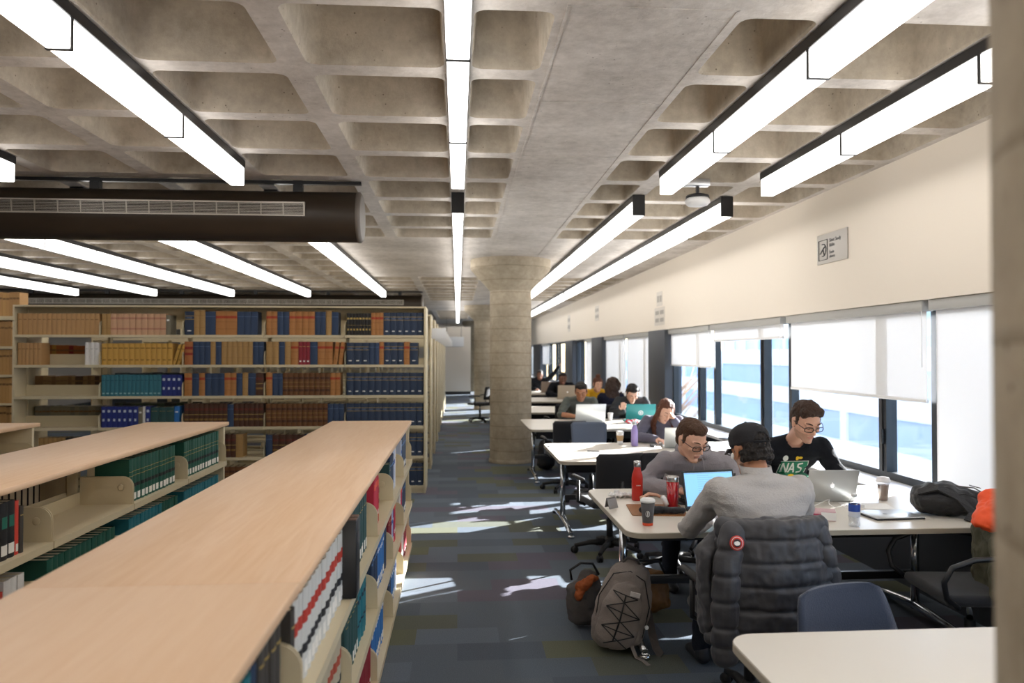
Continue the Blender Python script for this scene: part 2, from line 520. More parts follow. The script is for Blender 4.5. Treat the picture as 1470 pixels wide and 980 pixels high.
# roller blinds
def blind(y0, y1, zb, label, group=None):
    t = thing('roller_blind', label, 'blind', (3.42, y0, zb), 0, 'roller blinds along the window wall')
    L_ = y1 - y0; h = 2.03 - zb
    m = MB()
    n = 8
    m.box((-.002, .02, .01), (.001, L_ - .02, h), M_BLIND)
    m.build('blind_cloth', t)
    m = MB(); m.box((-.012, .02, -.012), (.012, L_ - .02, .014), M_WHITE, bevel=.004); m.build('bottom_bar', t)
    m = MB(); m.box((-.05, 0.003, h - .01), (.05, L_ - .003, h + .068), M_GREYBOX, bevel=.006); m.build('headbox', t)
    m = MB(); m.tube([(-.045, .012, h), (-.045, .012, .25 if h > .4 else -.3)], .003, M_WHITE, n=6); m.build('pull_chain', t)
blind(2.95, 5.20, .72, 'white roller blind pulled fully down next to the near concrete column')
blind(5.27, 7.56, 1.36, 'wide white roller blind half lowered behind the standing-up laptop and black backpack')
blind(7.70, 9.92, 1.88, 'white roller blind raised almost to its headbox, above the man in black')
blind(9.98, 11.93, 1.53, 'white roller blind lowered one third, right of the nearest dark pilaster')
blind(13.02, 15.1, .72, 'closed white blind just beyond the nearest dark pilaster')
blind(15.2, 17.28, .72, 'closed white blind just before the second dark pilaster')
blind(18.62, 20.0, .72, 'closed white blind just beyond the second dark pilaster')
blind(28.1, 30.3, 1.3, 'far white roller blind half lowered near the farthest pilaster')

# ------------------------------------------------------------------ ceiling lights
def lamp_run(x, y0, n, first_cap, label, seg=1.30):
    t = thing('linear_ceiling_light', label, 'light', (x, y0, 2.995), 0, 'suspended linear ceiling lights')
    L_ = seg * n
    m = MB()
    m.box((-.055, 0, .135), (.055, L_, .19), M_BLACK)
    m.box((-.058, -.012, .0), (.058, 0.0, .19), M_BLACK) if first_cap else None
    m.build('housing', t)
    for k in range(n):
        m = MB(); m.box((-.05, k * seg + .006, 0), (.05, (k + 1) * seg - .006, .135), M_LAMP, bevel=.004, seg=1)
        m.build('diffuser', t)
    for k in range(1, n):
        m = MB(); m.box((-.054, k * seg - .010, -.004), (.054, k * seg + .010, .137), M_BLACK); m.build('joint_strip', t)
lamp_run(0.0, -.6, 5, False, 'central linear light nearest overhead, running straight up the picture')
lamp_run(0.0, 6.92, 8, True, 'central linear light in the middle distance, beyond the short black gap')
lamp_run(0.0, 17.5, 11, True, 'central linear light farthest away, ending over the aisle end')
lamp_run(1.68, -.5, 5, False, 'near linear light right of the wide plain ceiling band')
lamp_run(1.68, 6.92, 8, True, 'receding linear light with black end cap, next to the plain band')
lamp_run(1.68, 17.5, 11, True, 'farthest linear light on the column side of the reading area')
lamp_run(2.52, -.5, 5, False, 'near linear light closest to the cream window wall')
lamp_run(2.52, 6.92, 8, True, 'receding linear light with black end cap, closest to the cream wall')
lamp_run(2.52, 17.5, 11, True, 'short-looking farthest linear light along the cream wall')
lamp_run(-1.68, -.6, 5, False, 'big near linear light slanting through the upper left, ending before the duct')
lamp_run(-3.36, -.6, 5, False, 'near linear light at left edge, only its tip in view before the duct')
nm = ['1st', '2nd', '3rd', '4th', '5th', '6th']
for k in range(6):
    lamp_run(-1.68 * (k + 1), 6.92, 8, True, 'linear light beyond the dark duct over the stacks, %s counted leftwards from the aisle' % nm[k])

# ducts
def duct(y, x1, label):
    t = thing('air_duct', label, 'duct', (x1, y, 2.885), 0)
    L_ = x1 - XL
    r = .215
    n = 40
    m = MB()
    rings = [[Vector((X, r * math.cos(2 * PI * j / n), r * math.sin(2 * PI * j / n))) for j in range(n)] for X in (-L_, 0)]
    m.ring_loft(rings, M_DARK, cap=False); m.build('duct_tube', t)
    m = MB()
    rings = [[Vector((X, rr * math.cos(2 * PI * j / n), rr * math.sin(2 * PI * j / n))) for j in range(n)] for X, rr in ((-.01, r + .004), (.012, r + .004), (.03, r - .02))]
    m.ring_loft(rings, M_GREYBOX if False else mat('duct_end_cap', 0x6E665E, .5)); m.build('end_cap', t)
    # slatted supply grille facing the aisle side (towards the camera)
    g = mat('grille_aluminium', 0xC8C2B8, .4, metal=.5)
    a = R(8)
    Mx = Matrix.Translation((0, -r * math.cos(a) + .004, r * math.sin(a))) @ Matrix.Rotation(a, 4, 'X')
    m = MB()
    X0, X1 = -L_ + .3, -.42
    for z in (-.052, .052): m.box((X0, -.02, z - .006), (X1, .01, z + .006), g, Mx)
    for x in (X0, X1 - .012): m.box((x, -.02, -.05), (x + .012, .01, .05), g, Mx)
    fr = m.build('grille', t)
    m = MB()
    for k in range(7): m.box((X0, -.016, -.04 + k * .0125), (X1, -.002, -.036 + k * .0125), g, Mx)
    x = X1 - .18
    while x > X0: m.box((x, -.018, -.048), (x + .005, 0, .048), g, Mx); x -= .18
    m.build('grille_slats', fr)
    x = -.52
    k = 0
    while x > -L_:
        m = MB(); m.box((x - .04, -.03, .17), (x + .04, .03, .31), M_BLACK); m.build('hanger', t); x -= 1.68; k += 1
        if k > 5: break
    m = MB(); m.box((-L_, -.045, .275), (.02, .0, .303), M_BLACK); m.build('hanger_rail', t)
duct(6.6, -.85, 'large dark round air duct with long slatted grille crossing the upper left')
duct(18.1, -.85, 'second dark air duct far behind, just above the tall bookshelves')

# dome fixtures
t = thing('ceiling_projector_dome', 'white round dome device hanging from a bracket near the right lamps', 'ceiling device', (2.03, 6.27, 2.98))
m = MB(); m.lathe([(0.02, -.02), (.085, -.012), (.105, .01), (.105, .03), (.09, .05)], M_WHITE, n=32); m.build('dome', t)
m = MB(); m.lathe([(0.10, .05), (.095, .07), (.05, .085)], M_BLACK, n=32); m.box((-.012, -.012, .08), (.012, .012, .16), M_BLACK); m.box((-.15, -.04, .15), (.10, .04, .21), M_ALU, bevel=.005); m.build('mount_bracket', t)
t = thing('smoke_detector', 'small white smoke detector on the ceiling beyond the duct', 'smoke detector', (-3.78 + .0, 12.1, 3.13))
m = MB(); m.lathe([(.02, -.02), (.045, -.01), (.06, .02), (.06, .06)], M_WHITE, n=20); m.build('detector_body', t)

# wall signs
def lines_text(txt, size, m, parent, loc, rot, name='lettering'):
    cu = bpy.data.curves.new(name, 'FONT'); cu.body = txt; cu.size = size; cu.extrude = .0008; cu.align_x = 'LEFT'
    o = bpy.data.objects.new(name, cu)
    C.objects.link(o)
    dg = bpy.context.evaluated_depsgraph_get()
    me = bpy.data.meshes.new_from_object(o.evaluated_get(dg))
    bpy.data.objects.remove(o)
    me.materials.clear(); me.materials.append(m)
    n = bpy.data.objects.new(name, me); C.objects.link(n); n.parent = parent; n.location = loc; n.rotation_euler = rot
    return n
WR = (R(90), 0, R(-90))   # lettering on the window wall, facing the room
t = thing('wall_sign', 'grey plaque with a round arrow icon on the cream wall', 'sign', (WX, 6.53, 2.665))
m = MB(); m.box((-.014, -.27, -.135), (-.002, .27, .135), mat('plaque_grey', 0xB9B4AD, .45), bevel=.003); m.build('plaque', t)
ink = mat('plaque_ink', 0x4A4A4E, .5)
m = MB()
sq = [(-.017, .23, -.1), (-.017, .07, -.1), (-.017, .07, .08), (-.017, .23, .08)]
m.tube(sq, .004, ink, n=4, closed=True)
m.tube([(-.017, .15 + .055 * math.cos(a / 10 * PI), -.01 + .055 * math.sin(a / 10 * PI)) for a in range(4, 17)], .005, ink, n=6)
m.tube([(-.017, .20, -.04), (-.017, .15, .0), (-.017, .11, .02)], .006, ink, n=6)
m.tube([(-.017, .15, 0), (-.017, .13, -.05)], .006, ink, n=6)
m.build('icon', t)
lines_text('Silent Study\nBiblio', .044, ink, t, (-.0165, .035, .05), WR)
lines_text('Étude\nsilence', .038, ink, t, (-.0165, .035, -.055), WR)
def paper(y, z, w_, h_, label, rows):
    t = thing('paper_notice', label, 'notice', (WX, y, z))
    m = MB(); m.box((-.006, -w_ / 2, -h_ / 2), (-.002, w_ / 2, h_ / 2), mat('notice_grey', 0xCDC6BC, .6)); m.build('sheet', t)
    for k in range(rows):
        zz = h_ / 2 - (k + .7) * h_ / (rows + .4)
        for q in range(2):
            m = MB(); m.box((-.008, -w_ * .42 + q * w_ * .46, zz - h_ / rows * .22), (-.006, -w_ * .42 + q * w_ * .46 + w_ * .36, zz + h_ / rows * .22), mat('faded_print', 0x9C968E, .6)); m.build('print_block', t)
paper(12.35, 2.62, .34, .24, 'small grey framed notice above the nearest dark pilaster', 1)
paper(12.35, 2.33, .62, .30, 'larger grey notice just over the nearest dark pilaster top', 2)
paper(18.0, 2.68, .5, .36, 'grey notice on the wall above the second dark pilaster', 2)
paper(22.6, 2.62, .5, .5, 'faint grey notice above the third dark pilaster', 2)

# ------------------------------------------------------------------ outside
def city():
    pale = mat('pale_facade', 0xF4F4F2, .7); blue = mat('blue_glazing', 0xA9BCD6, .3, spec=.7); snow = mat('snowy_road', 0xF0F0EE, .8, var=.05, scale=.3)
    brick = mat('street_brick', 0xC8AE96, .8, var=.1, scale=1)
    m = MB(); m.box((4.3, -60, -4.2), (160, 160, -4.0), snow); struct(m.build('street_ground'))
    def bld(x, y0, y1, z1, name, label, band, gap, fa, gl, z0=-4.0):
        t = thing(name, label, 'building', (x, y0, z0), 0)
        L_ = y1 - y0; h = z1 - z0
        m = MB(); m.box((0.4, 0, 0), (14, L_, h), gl); m.build('glazed_wall', t)
        z = 0
        m = MB()
        while z < h:
            m.box((0, -.2, z), (.5, L_ + .2, min(h, z + band)), fa); z += band + gap
        m.build('parapet_band', t)
        m = MB()
        y = 0
        while y <= L_:
            m.box((.1, y - .25, 0), (.42, y + .25, h), fa); y += 5.0
        m.build('facade_pier', t)
    bld(32, -30, 26, 9, 'office_building', 'pale banded building across the street, seen through the near windows', 1.1, 1.0, pale, blue)
    bld(38, 27.5, 62, 12, 'office_building', 'bluish office block farther up the street', 1.2, 2.4, pale, blue)
    bld(46, 64, 130, 20, 'office_building', 'tall pale tower block at the far end of the street', 2.0, 2.0, pale, blue)
    # parking deck across the street: white parapets, levels' shade painted as a flush blue panel
    t = thing('parking_deck', 'open white parking deck with long horizontal parapets just outside the windows', 'building', (14, -20, -4))
    shade = mat('deck_shade_blue', 0xA9BBDA, .6, var=.12, scale=.5)
    for k, (z0, z1, x) in enumerate([(0.0, .9, 0), (1.75, 2.55, 0), (3.6, 4.3, 0), (5.2, 5.9, 0)]):
        m = MB(); m.box((x, 0, z0), (x + .14, 88, z1), pale); m.build('deck_parapet', t)
    m = MB(); m.box((.14, 0, 0), (.3, 88, 5.9), shade); m.build('shade_panel', t)
    for k in range(14):
        m = MB(); m.box((.05, k * 6.5 + 1, 0), (.15, k * 6.5 + 1.45, 5.9), pale); m.build('deck_column', t)
    t = thing('street_ramp', 'sloping white concrete ramp wall in front of the parking deck outside', 'ramp', (10.5, 0, -4))
    m = MB(); m.prism([(-20, 0), (24, 0), (24, .3), (9, 1.6), (-20, 3.0)], 0, .3, pale, axis='x'); m.build('ramp_wall', t)
    m = MB(); m.prism([(-20, 2.6), (9, 1.2), (24, -.1), (24, -.3), (9, 1.0), (-20, 2.4)], .3, 2.8, snow, axis='x'); m.build('ramp_deck', t)
    for k, (x, y) in enumerate([(9.0, 31), (9.4, 47)]):
        t = thing('bare_tree', ['bare tan winter tree outside the windows before the dark pilaster', 'bare winter tree farther up the street'][k], 'tree', (x, y, -4))
        m = MB(); rr = random.Random(k)
        m.tube([(0, 0, 0), (.05, .05, 2), (0, 0, 4)], [.16, .13, .08], brick, n=8); m.build('trunk', t)
        m = MB()
        for j in range(60):
            a = rr.uniform(0, 2 * PI); z = rr.uniform(1.8, 4); l = rr.uniform(.8, 2.0)
            p1 = Vector((math.cos(a) * l * .5, math.sin(a) * l * .5, z + l * .5)); p2 = p1 + Vector((math.cos(a + .4) * l * .5, math.sin(a + .4) * l * .5, l * .5))
            m.tube([(0, 0, z), p1, p2], [.04, .025, .008], brick, n=5)
        m.build('branches', t)
city()
# ------------------------------------------------------------------ books
INK = {}
def ink_(h, r=.6): 
    k = (h, r)
    if k not in INK: INK[k] = mat('book_cloth_%06x' % h, srgb(h), r, bump=.08, scale=150, var=.06)
    return INK[k]
PAGES = mat('page_edges', 0xD9CDB4, .85, bump=.2, scale=300)
GOLD = mat('gilt_lettering', 0xB79A54, .45)
WLAB = mat('white_spine_label', 0xECEAE4, .6)
# style: cover colour, bands (z0, z1, width share, material), colour word
ST = {
 'navy': (0x27364F, [(.80, .815, 1, GOLD), (.66, .675, 1, GOLD), (.70, .77, .6, ink_(0x4C5A78)), (.16, .20, .4, WLAB)], 'navy blue volume'),
 'plainnavy': (0x2C3E5B, [(.78, .80, 1, ink_(0x51688E))], 'plain blue volume'),
 'tan': (0xA98450, [(.78, .79, 1, ink_(0x8A6434)), (.30, .31, 1, ink_(0x8A6434))], 'tan buckram volume'),
 'orange': (0xAE7640, [(.70, .80, 1, ink_(0xA63A20)), (.55, .56, 1, ink_(0x7A4A1C)), (.25, .26, 1, ink_(0x7A4A1C))], 'orange volume'),
 'redtan': (0xAE6A3A, [(.66, .78, 1, ink_(0x8C2A1E)), (.42, .52, 1, ink_(0x8C2A1E))], 'reddish volume'),
 'brown': (0x6B421E, [(.72, .82, .9, ink_(0x452410)), (.58, .59, 1, GOLD), (.40, .41, 1, GOLD), (.18, .28, .9, ink_(0x452410))], 'brown leather volume'),
 'darkbrown': (0x4A2A18, [(.70, .80, .9, ink_(0x5E2618)), (.52, .54, 1, GOLD), (.28, .36, .9, ink_(0x83622C))], 'dark brown gilt volume'),
 'black': (0x1E1A18, [(.72, .80, .8, GOLD), (.45, .46, 1, GOLD), (.22, .30, .6, GOLD)], 'black gilt volume'),
 'pink': (0xC79C7A, [(.74, .82, 1, ink_(0xB07A62)), (.25, .32, 1, ink_(0xB07A62))], 'pinkish volume'),
 'yellow': (0xC89B48, [(.74, .80, .8, ink_(0x8E6A2C)), (.2, .26, .6, ink_(0x8E6A2C))], 'mustard yellow volume'),
 'buff': (0xB98F5E, [(.7, .74, .7, ink_(0x8F6A42))], 'buff journal'),
 'grey': (0x77705E, [(.7, .78, .6, WLAB)], 'grey-green volume'),
 'white': (0xE4E0DC, [(.7, .72, .5, ink_(0x999999))], 'white volume'),
 'teal': (0x33707F, [(.72, .76, .7, ink_(0x1D5468)), (.1, .16, .6, ink_(0x87B0B8))], 'teal volume'),
 'royal': (0x1E2D78, [(.72, .84, .5, ink_(0xBFC8DA)), (.30, .42, .4, ink_(0xBFC8DA))], 'royal blue volume'),
 'red': (0x8C2230, [(.12, .18, .5, WLAB), (.78, .8, .8, GOLD)], 'dark red volume'),
 'law': (0xCFD0CC, [(.60, .74, 1, ink_(0xB4382A)), (.28, .38, 1, ink_(0x26262A)), (.06, .20, .7, WLAB), (.985, .998, 1, ink_(0x8A6E4A))], 'red-banded white volume'),
 'lawdim': (0xB9AE96, [(.60, .74, 1, ink_(0xA84A34)), (.28, .38, 1, ink_(0x26262A)), (.06, .18, .7, WLAB)], 'red-banded shade-toned volume'),  # white law binding again, the lower shelf's shade put into its colours
 'green': (0x175244, [(.70, .71, 1, GOLD), (.60, .61, 1, GOLD), (.34, .42, 1, ink_(0x101418)), (.05, .20, .7, WLAB)], 'dark green volume'),
 'dkgreen': (0x284A4A, [(.80, .81, .7, GOLD), (.05, .20, .5, WLAB)], 'grey-green volume'),
 'turq': (0x1E6E7C, [(.66, .72, .8, ink_(0x1A2C44)), (.30, .33, 1, ink_(0x1A2C44))], 'turquoise volume'),
 'dkgrey': (0x3E3A36, [(.8, .82, .8, GOLD)], 'dark grey volume'),
 'ltblue': (0x2E70B8, [(.06, .2, .6, WLAB), (.7, .76, .6, ink_(0xDDE6F4))], 'bright blue volume'),
 'crim': (0xC02A44, [(.80, .92, .8, ink_(0xE4604A)), (.2, .3, .5, WLAB)], 'crimson volume'),
 'scarlet': (0xD24234, [(.06, .2, .6, WLAB)], 'scarlet volume'),
 'blackb': (0x18181C, [(.55, .75, .7, ink_(0x1E6A5A)), (.08, .26, .8, WLAB)], 'black green-labelled volume'),
 'dkblue': (0x1F3350, [(.06, .2, .6, WLAB), (.74, .78, .8, ink_(0x4F76A8))], 'dark blue volume'),
 'lav': (0xB9C4DC, [(.6, .7, .7, ink_(0x3E5FA8))], 'pale blue volume'),
}
BM = {}
def book_mesh(style, t, h, d, pages=False):
    key = (style, round(t, 3), round(h, 3), round(d, 2), pages)
    if key in BM: return BM[key]
    colh, bands, _ = ST[style]
    cv = ink_(colh)
    c = .003; bu = min(.008, t * .12)
    def sp(off=0.0, x0=0.0, x1=t, k=6):
        pts = []
        for j in range(k + 1):
            x = x0 + (x1 - x0) * j / k
            pts.append((x, -bu * (1 - ((x - t / 2) / (t / 2)) ** 2) - off))
        return pts
    m = MB()
    outer = sp()
    inner = [(t - c, .004), (c, .004)]
    poly = outer + [(t, d), (t - c, d)] + inner + [(c, d), (0, d)]
    m.prism(poly, 0, h, cv)
    for z0, z1, wsh, mm in bands:
        x0 = t * (1 - wsh) / 2; x1 = t - x0
        s = sp(.0008, x0, x1)
        poly = s + [(x1, .001), (x0, .001)]
        m.prism(poly, z0 * h, z1 * h, mm)
    pg = None
    if pages:
        cm = m.mesh('book_cover')
        m2 = MB(); m2.box((c, .0035, .003), (t - c, d - .004, h - .004), PAGES); pg = m2.mesh('page_block')
    else:
        m.box((c, .0035, .003), (t - c, d - .004, h - .004), PAGES); cm = m.mesh('book')
    BM[key] = (cm, pg)
    return BM[key]
NB = [0]
STUFF = bmesh.new(); STUFF_M = []
def stuff_book(cm, pg, M):
    # one more book for the single object that holds the uncountable rest
    for me in (cm, pg):
        if me is None: continue
        n0 = len(STUFF.faces); v0 = len(STUFF.verts)
        mp = []
        for mm in me.materials:
            if mm not in STUFF_M: STUFF_M.append(mm)
            mp.append(STUFF_M.index(mm))
        STUFF.from_mesh(me); STUFF.faces.ensure_lookup_table(); STUFF.verts.ensure_lookup_table()
        for f in STUFF.faces[n0:]: f.material_index = mp[f.material_index]
        for v in STUFF.verts[v0:]: v.co = M @ v.co
def add_book(style, t, h, d, loc, rz, label, group, pages=False, lean=0.0):
    cm, pg = book_mesh(style, t, h, d, pages)
    if label is None:
        stuff_book(cm, pg, Matrix.Translation(loc) @ Euler((0, lean, rz)).to_matrix().to_4x4()); return
    o = bpy.data.objects.new('book', cm); C.objects.link(o)
    o.location = loc; o.rotation_euler = (0, lean, rz)
    if lean: o.rotation_mode = 'XYZ'
    tag(o, label, 'book', group)
    if pg:
        p = bpy.data.objects.new('page_block', pg); C.objects.link(p); p.parent = o
    NB[0] += 1
    return o
def run(specs, start, length, z, front, rz, where, group, pages=False, side='left', stop=None, gap=.0015, seed=1, skip=()):
    """Fill a stretch of shelf. specs: (style, count, thickness, height) or ('gap', width)
    start: coordinate along the shelf; front: coordinate of the spines; rz 0: along +x, 90 deg: along +y."""
    rr = random.Random(seed)
    tot = 0
    for s in specs:
        tot += s[1] if s[0] == 'gap' else s[1] * (s[2] + gap)
    sc = min(1.0, length / tot)
    p = start; n = 0
    for s in specs:
        if s[0] == 'gap': p += s[1] * sc; continue
        st, cnt, t, h = s[:4]
        lean = s[4] if len(s) > 4 else 0
        for k in range(cnt):
            tt = round(t * sc, 3) - .001
            n += 1
            hh = h
            f = front + rr.uniform(0, .006) * (1 if rz == 0 else -1)
            d = .20
            loc = (p, f, z) if rz == 0 else (f, p, z)
            if lean: 
                loc = (p + .0 if lean > 0 else p, f, z + (math.sin(abs(lean)) * tt if lean > 0 else 0))
            add_book(st, tt, hh, d, loc, R(90) if rz else 0.0, None if (where is None or st in skip) else '%s, %s from %s, %s' % (ST[st][2], ordw(n), side, where), group, pages, lean)
            p += t * sc + gap
            if lean: p += abs(math.tan(lean)) * .0 + .012
    return p

# ------------------------------------------------------------------ low bookcases with maple tops
def low_case(x1, label, near=-.76, n=8, fill=None):
    """x1: x of the right (aisle) edge of the top; sections of .91 running away from y=6.52"""
    W_ = .68
    x0 = x1 - W_; xc = (x0 + x1) / 2
    t = thing('low_bookcase', label, 'bookcase', (xc, 6.60, 0), 0, 'maple topped low bookcases')
    S = .91; yE = 6.52 - 6.60
    # tops
    ys = [6.62 - 6.60, 1.965 - 6.60, near - .1 - 6.60]
    for a, c_ in zip(ys, ys[1:]):
        m = MB(); m.box((-W_ / 2, c_ + .001, 1.10), (W_ / 2, a - .001, 1.13), M_MAPLE, bevel=.003, seg=1); m.build('top_panel', t)
    m = MB(); m.box((-W_ / 2 + .02, yE, 0), (W_ / 2 - .015, yE + .035, 1.10), M_SHELF, bevel=.003); m.build('end_panel', t)
    for k in range(n + 1):
        y = yE - S * k
        m = MB(); m.box((-.03, y - .018, 0), (.03, y + .018, 1.10), M_SHELF)
        for q in range(22): m.box((-.031, y - .003, .1 + q * .045), (.031, y + .003, .115 + q * .045), M_BLACK)
        m.build('upright_post', t)
    D = W_ / 2 + .012
    for sgn in (1, -1):
        for z in (.10, .455, .81):
            for k in range(n):
                if sgn < 0 and k > 4: continue
                ya, yb = yE - S * (k + 1) + .004, yE - S * k - .004
                m = MB()
                a, b_ = sorted((sgn * .04, sgn * D))
                m.box((a, ya, z - .022), (b_, yb, z), M_SHELF)
                a, b_ = sorted((sgn * (D - .006), sgn * (D + .002))); m.box((a, ya, z - .035), (b_, yb, z + .001), M_SHELF)
                a, b_ = sorted((sgn * .036, sgn * .042)); m.box((a, ya, z), (b_, yb, z + .075), M_SHELF)
                sh = m.build('shelf', t)
                # the rounded end brackets
                for y_ in (ya + .001, yb - .006):
                    m = MB()
                    r = .065; hgt = .165
                    pts = [(sgn * .04, z - .02), (sgn * (D - .006), z - .02), (sgn * (D - .006), z + hgt - r)]
                    for q in range(1, 7):
                        an = PI / 2 * q / 6
                        pts.append((sgn * (D - .006 - r + r * math.cos(an)), z + hgt - r + r * math.sin(an)))
                    pts.append((sgn * .04, z + hgt))
                    m.prism(pts, y_, y_ + .005, M_SHELF, axis='y')
                    cx = sgn * (D - .075)
                    m.lathe([(.001, 0), (.016, 0), (.019, .001), (.016, .002), (.001, .002)], M_SHELF, n=14, cap=False,
                            M=Matrix.Translation((cx, y_ - .0005, z + .10)) @ Matrix.Rotation(R(90), 4, 'X'))
                    m.build('end_bracket', sh)
            if z == .10: pass
        m = MB(); a, b_ = sorted((sgn * .04, sgn * (D - .02))); m.box((a, yE - S * n, 0), (b_, yE, .078), M_SHELF); m.build('base_plinth', t)
    return t
low_case(-.400, 'nearest long low bookcase, its maple top filling the lower left foreground')
low_case(-1.945, 'middle low bookcase with one empty stretch of shelf and green books')
low_case(-3.490, 'low bookcase at the left edge with a bare end panel', near=2.8, n=4)

F1 = -.400 - .025
def sec(k): return 6.52 - .91 * (k + 1) + .014     # start of section k counted from the far end
LN = .88
def lowrun(front, k, z, specs, case, shelf, pages=True, seed=1, frm='near end', stuff=False):
    seg = ['far-end', '2nd-last', '3rd-last', '4th-last', '5th-last', '6th-last', '7th-last'][k]
    run(specs, sec(k), LN, z, front, 90, None if stuff else '%s shelf, %s bay, %s' % (shelf, seg, case), 'books on the %s shelf of the %s' % (shelf, case), pages, frm, seed=seed)
N1 = 'nearest bookcase'
lowrun(F1, 5, .81, [('gap', .28), ('turq', 5, .05, .245), ('dkblue', 1, .045, .25), ('gap', .02), ('dkgrey', 4, .045, .27)], N1, 'top')
lowrun(F1, 4, .81, [('dkgrey', 1, .04, .24), ('law', 8, .056, .255), ('gap', .012), ('law', 6, .058, .26)], N1, 'top')
lowrun(F1, 3, .81, [('gap', .10), ('gap', .05), ('dkgreen', 10, .052, .262), ('gap', .12)], N1, 'top', seed=3)
lowrun(F1, 2, .81, [('gap', .10), ('crim', 4, .05, .25), ('redtan', 1, .05, .23), ('gap', .5)], N1, 'top')
lowrun(F1, 1, .81, [('gap', .05), ('dkgreen', 2, .05, .21), ('dkblue', 4, .05, .24), ('lav', 2, .06, .27), ('white', 1, .04, .27), ('gap', .2)], N1, 'top')
lowrun(F1, 0, .81, [('gap', .10), ('lav', 1, .05, .25), ('dkblue', 8, .055, .26), ('gap', .25)], N1, 'top')
lowrun(F1, 4, .455, [('gap', .2), ('lawdim', 11, .058, .25)], N1, 'middle')
lowrun(F1, 3, .455, [('gap', .02), ('dkgreen', 6, .06, .26), ('turq', 5, .06, .27), ('gap', .12)], N1, 'middle')
lowrun(F1, 2, .455, [('dkblue', 6, .045, .27), ('ltblue', 6, .055, .27), ('plainnavy', 3, .05, .25)], N1, 'middle')
lowrun(F1, 1, .455, [('red', 4, .05, .25), ('lav', 2, .05, .25), ('ltblue', 2, .04, .22), ('crim', 3, .05, .27), ('gap', .2)], N1, 'middle')
lowrun(F1, 0, .455, [('white', 2, .05, .24), ('crim', 2, .05, .26), ('dkblue', 8, .05, .26)], N1, 'middle', stuff=True)
lowrun(F1, 3, .10, [('gap', .3), ('red', 9, .06, .27)], N1, 'bottom')
lowrun(F1, 2, .10, [('ltblue', 10, .055, .27), ('gap', .3)], N1, 'bottom')
lowrun(F1, 1, .10, [('dkblue', 3, .06, .24), ('ltblue', 4, .06, .25), ('lav', 2, .06, .26), ('gap', .2)], N1, 'bottom', stuff=True)
lowrun(F1, 0, .10, [('scarlet', 3, .06, .25), ('white', 4, .055, .25), ('red', 5, .06, .25)], N1, 'bottom', stuff=True)
# the big black box that stands out beyond the shelf edge
t = thing('document_box', 'big black slipcase jutting out of the top shelf beside white law reporters', 'box', (-.47, 2.865, .812), R(90))
m = MB(); m.box((-.045, -.10, 0), (.055, .16, .285), M_BLACK, bevel=.003); m.build('slipcase', t)
m = MB(); m.box((-.04, -.098, .279), (.05, .14, .288), mat('slipcase_top', 0x5B4238, .6)); m.box((.0, -.099, .2795), (.006, .14, .2895), M_BLACK); m.build('volume_tops', t)
m = MB(); m.box((-.02, -.102, .20), (.03, -.0995, .235), mat('faded_sticker', 0x4A4A50, .6)); m.build('sticker', t)

F2 = -1.945 - .025
N2 = 'middle bookcase'
lowrun(F2, 0, .81, [('green', 14, .055, .262)], N2, 'top')
lowrun(F2, 1, .81, [('green', 13, .056, .262), ('gap', .11)], N2, 'top')
lowrun(F2, 3, .81, [('gap', .27), ('ltblue', 2, .05, .24), ('blackb', 5, .055, .25), ('scarlet', 1, .03, .24), ('dkgrey', 1, .03, .21), ('gap', .17)], N2, 'top')
lowrun(F2, 0, .455, [('turq', 14, .055, .26)], N2, 'middle', stuff=True)
lowrun(F2, 1, .455, [('turq', 9, .055, .26), ('green', 5, .055, .26)], N2, 'middle', stuff=True)
lowrun(F2, 2, .455, [('green', 13, .055, .26)], N2, 'middle', stuff=True)
lowrun(F2, 3, .455, [('dkblue', 6, .055, .24), ('white', 1, .04, .26), ('royal', 3, .05, .24), ('scarlet', 1, .03, .22), ('white', 3, .05, .26)], N2, 'middle', stuff=True)
lowrun(F2, 4, .455, [('dkblue', 13, .055, .25)], N2, 'middle', stuff=True)
# seen through the empty stretch: spines on the far side, backs to us
xb = -1.945 - .68 + .03 + .20
for k, (st, n_) in enumerate([('black', 7), ('grey', 3), ('darkbrown', 4)]):
    for q in range(n_):
        add_book(st, .055, .235, .19, (xb - .2, 4.62 - .06 * (k * 7 - (k > 1) * 4 + q) - .06, .812), R(-90), None, None, True)
F3 = -3.49 - .025
lowrun(F3, 2, .81, [('gap', .25), ('red', 9, .06, .25)], 'left-edge bookcase', 'top', stuff=True)

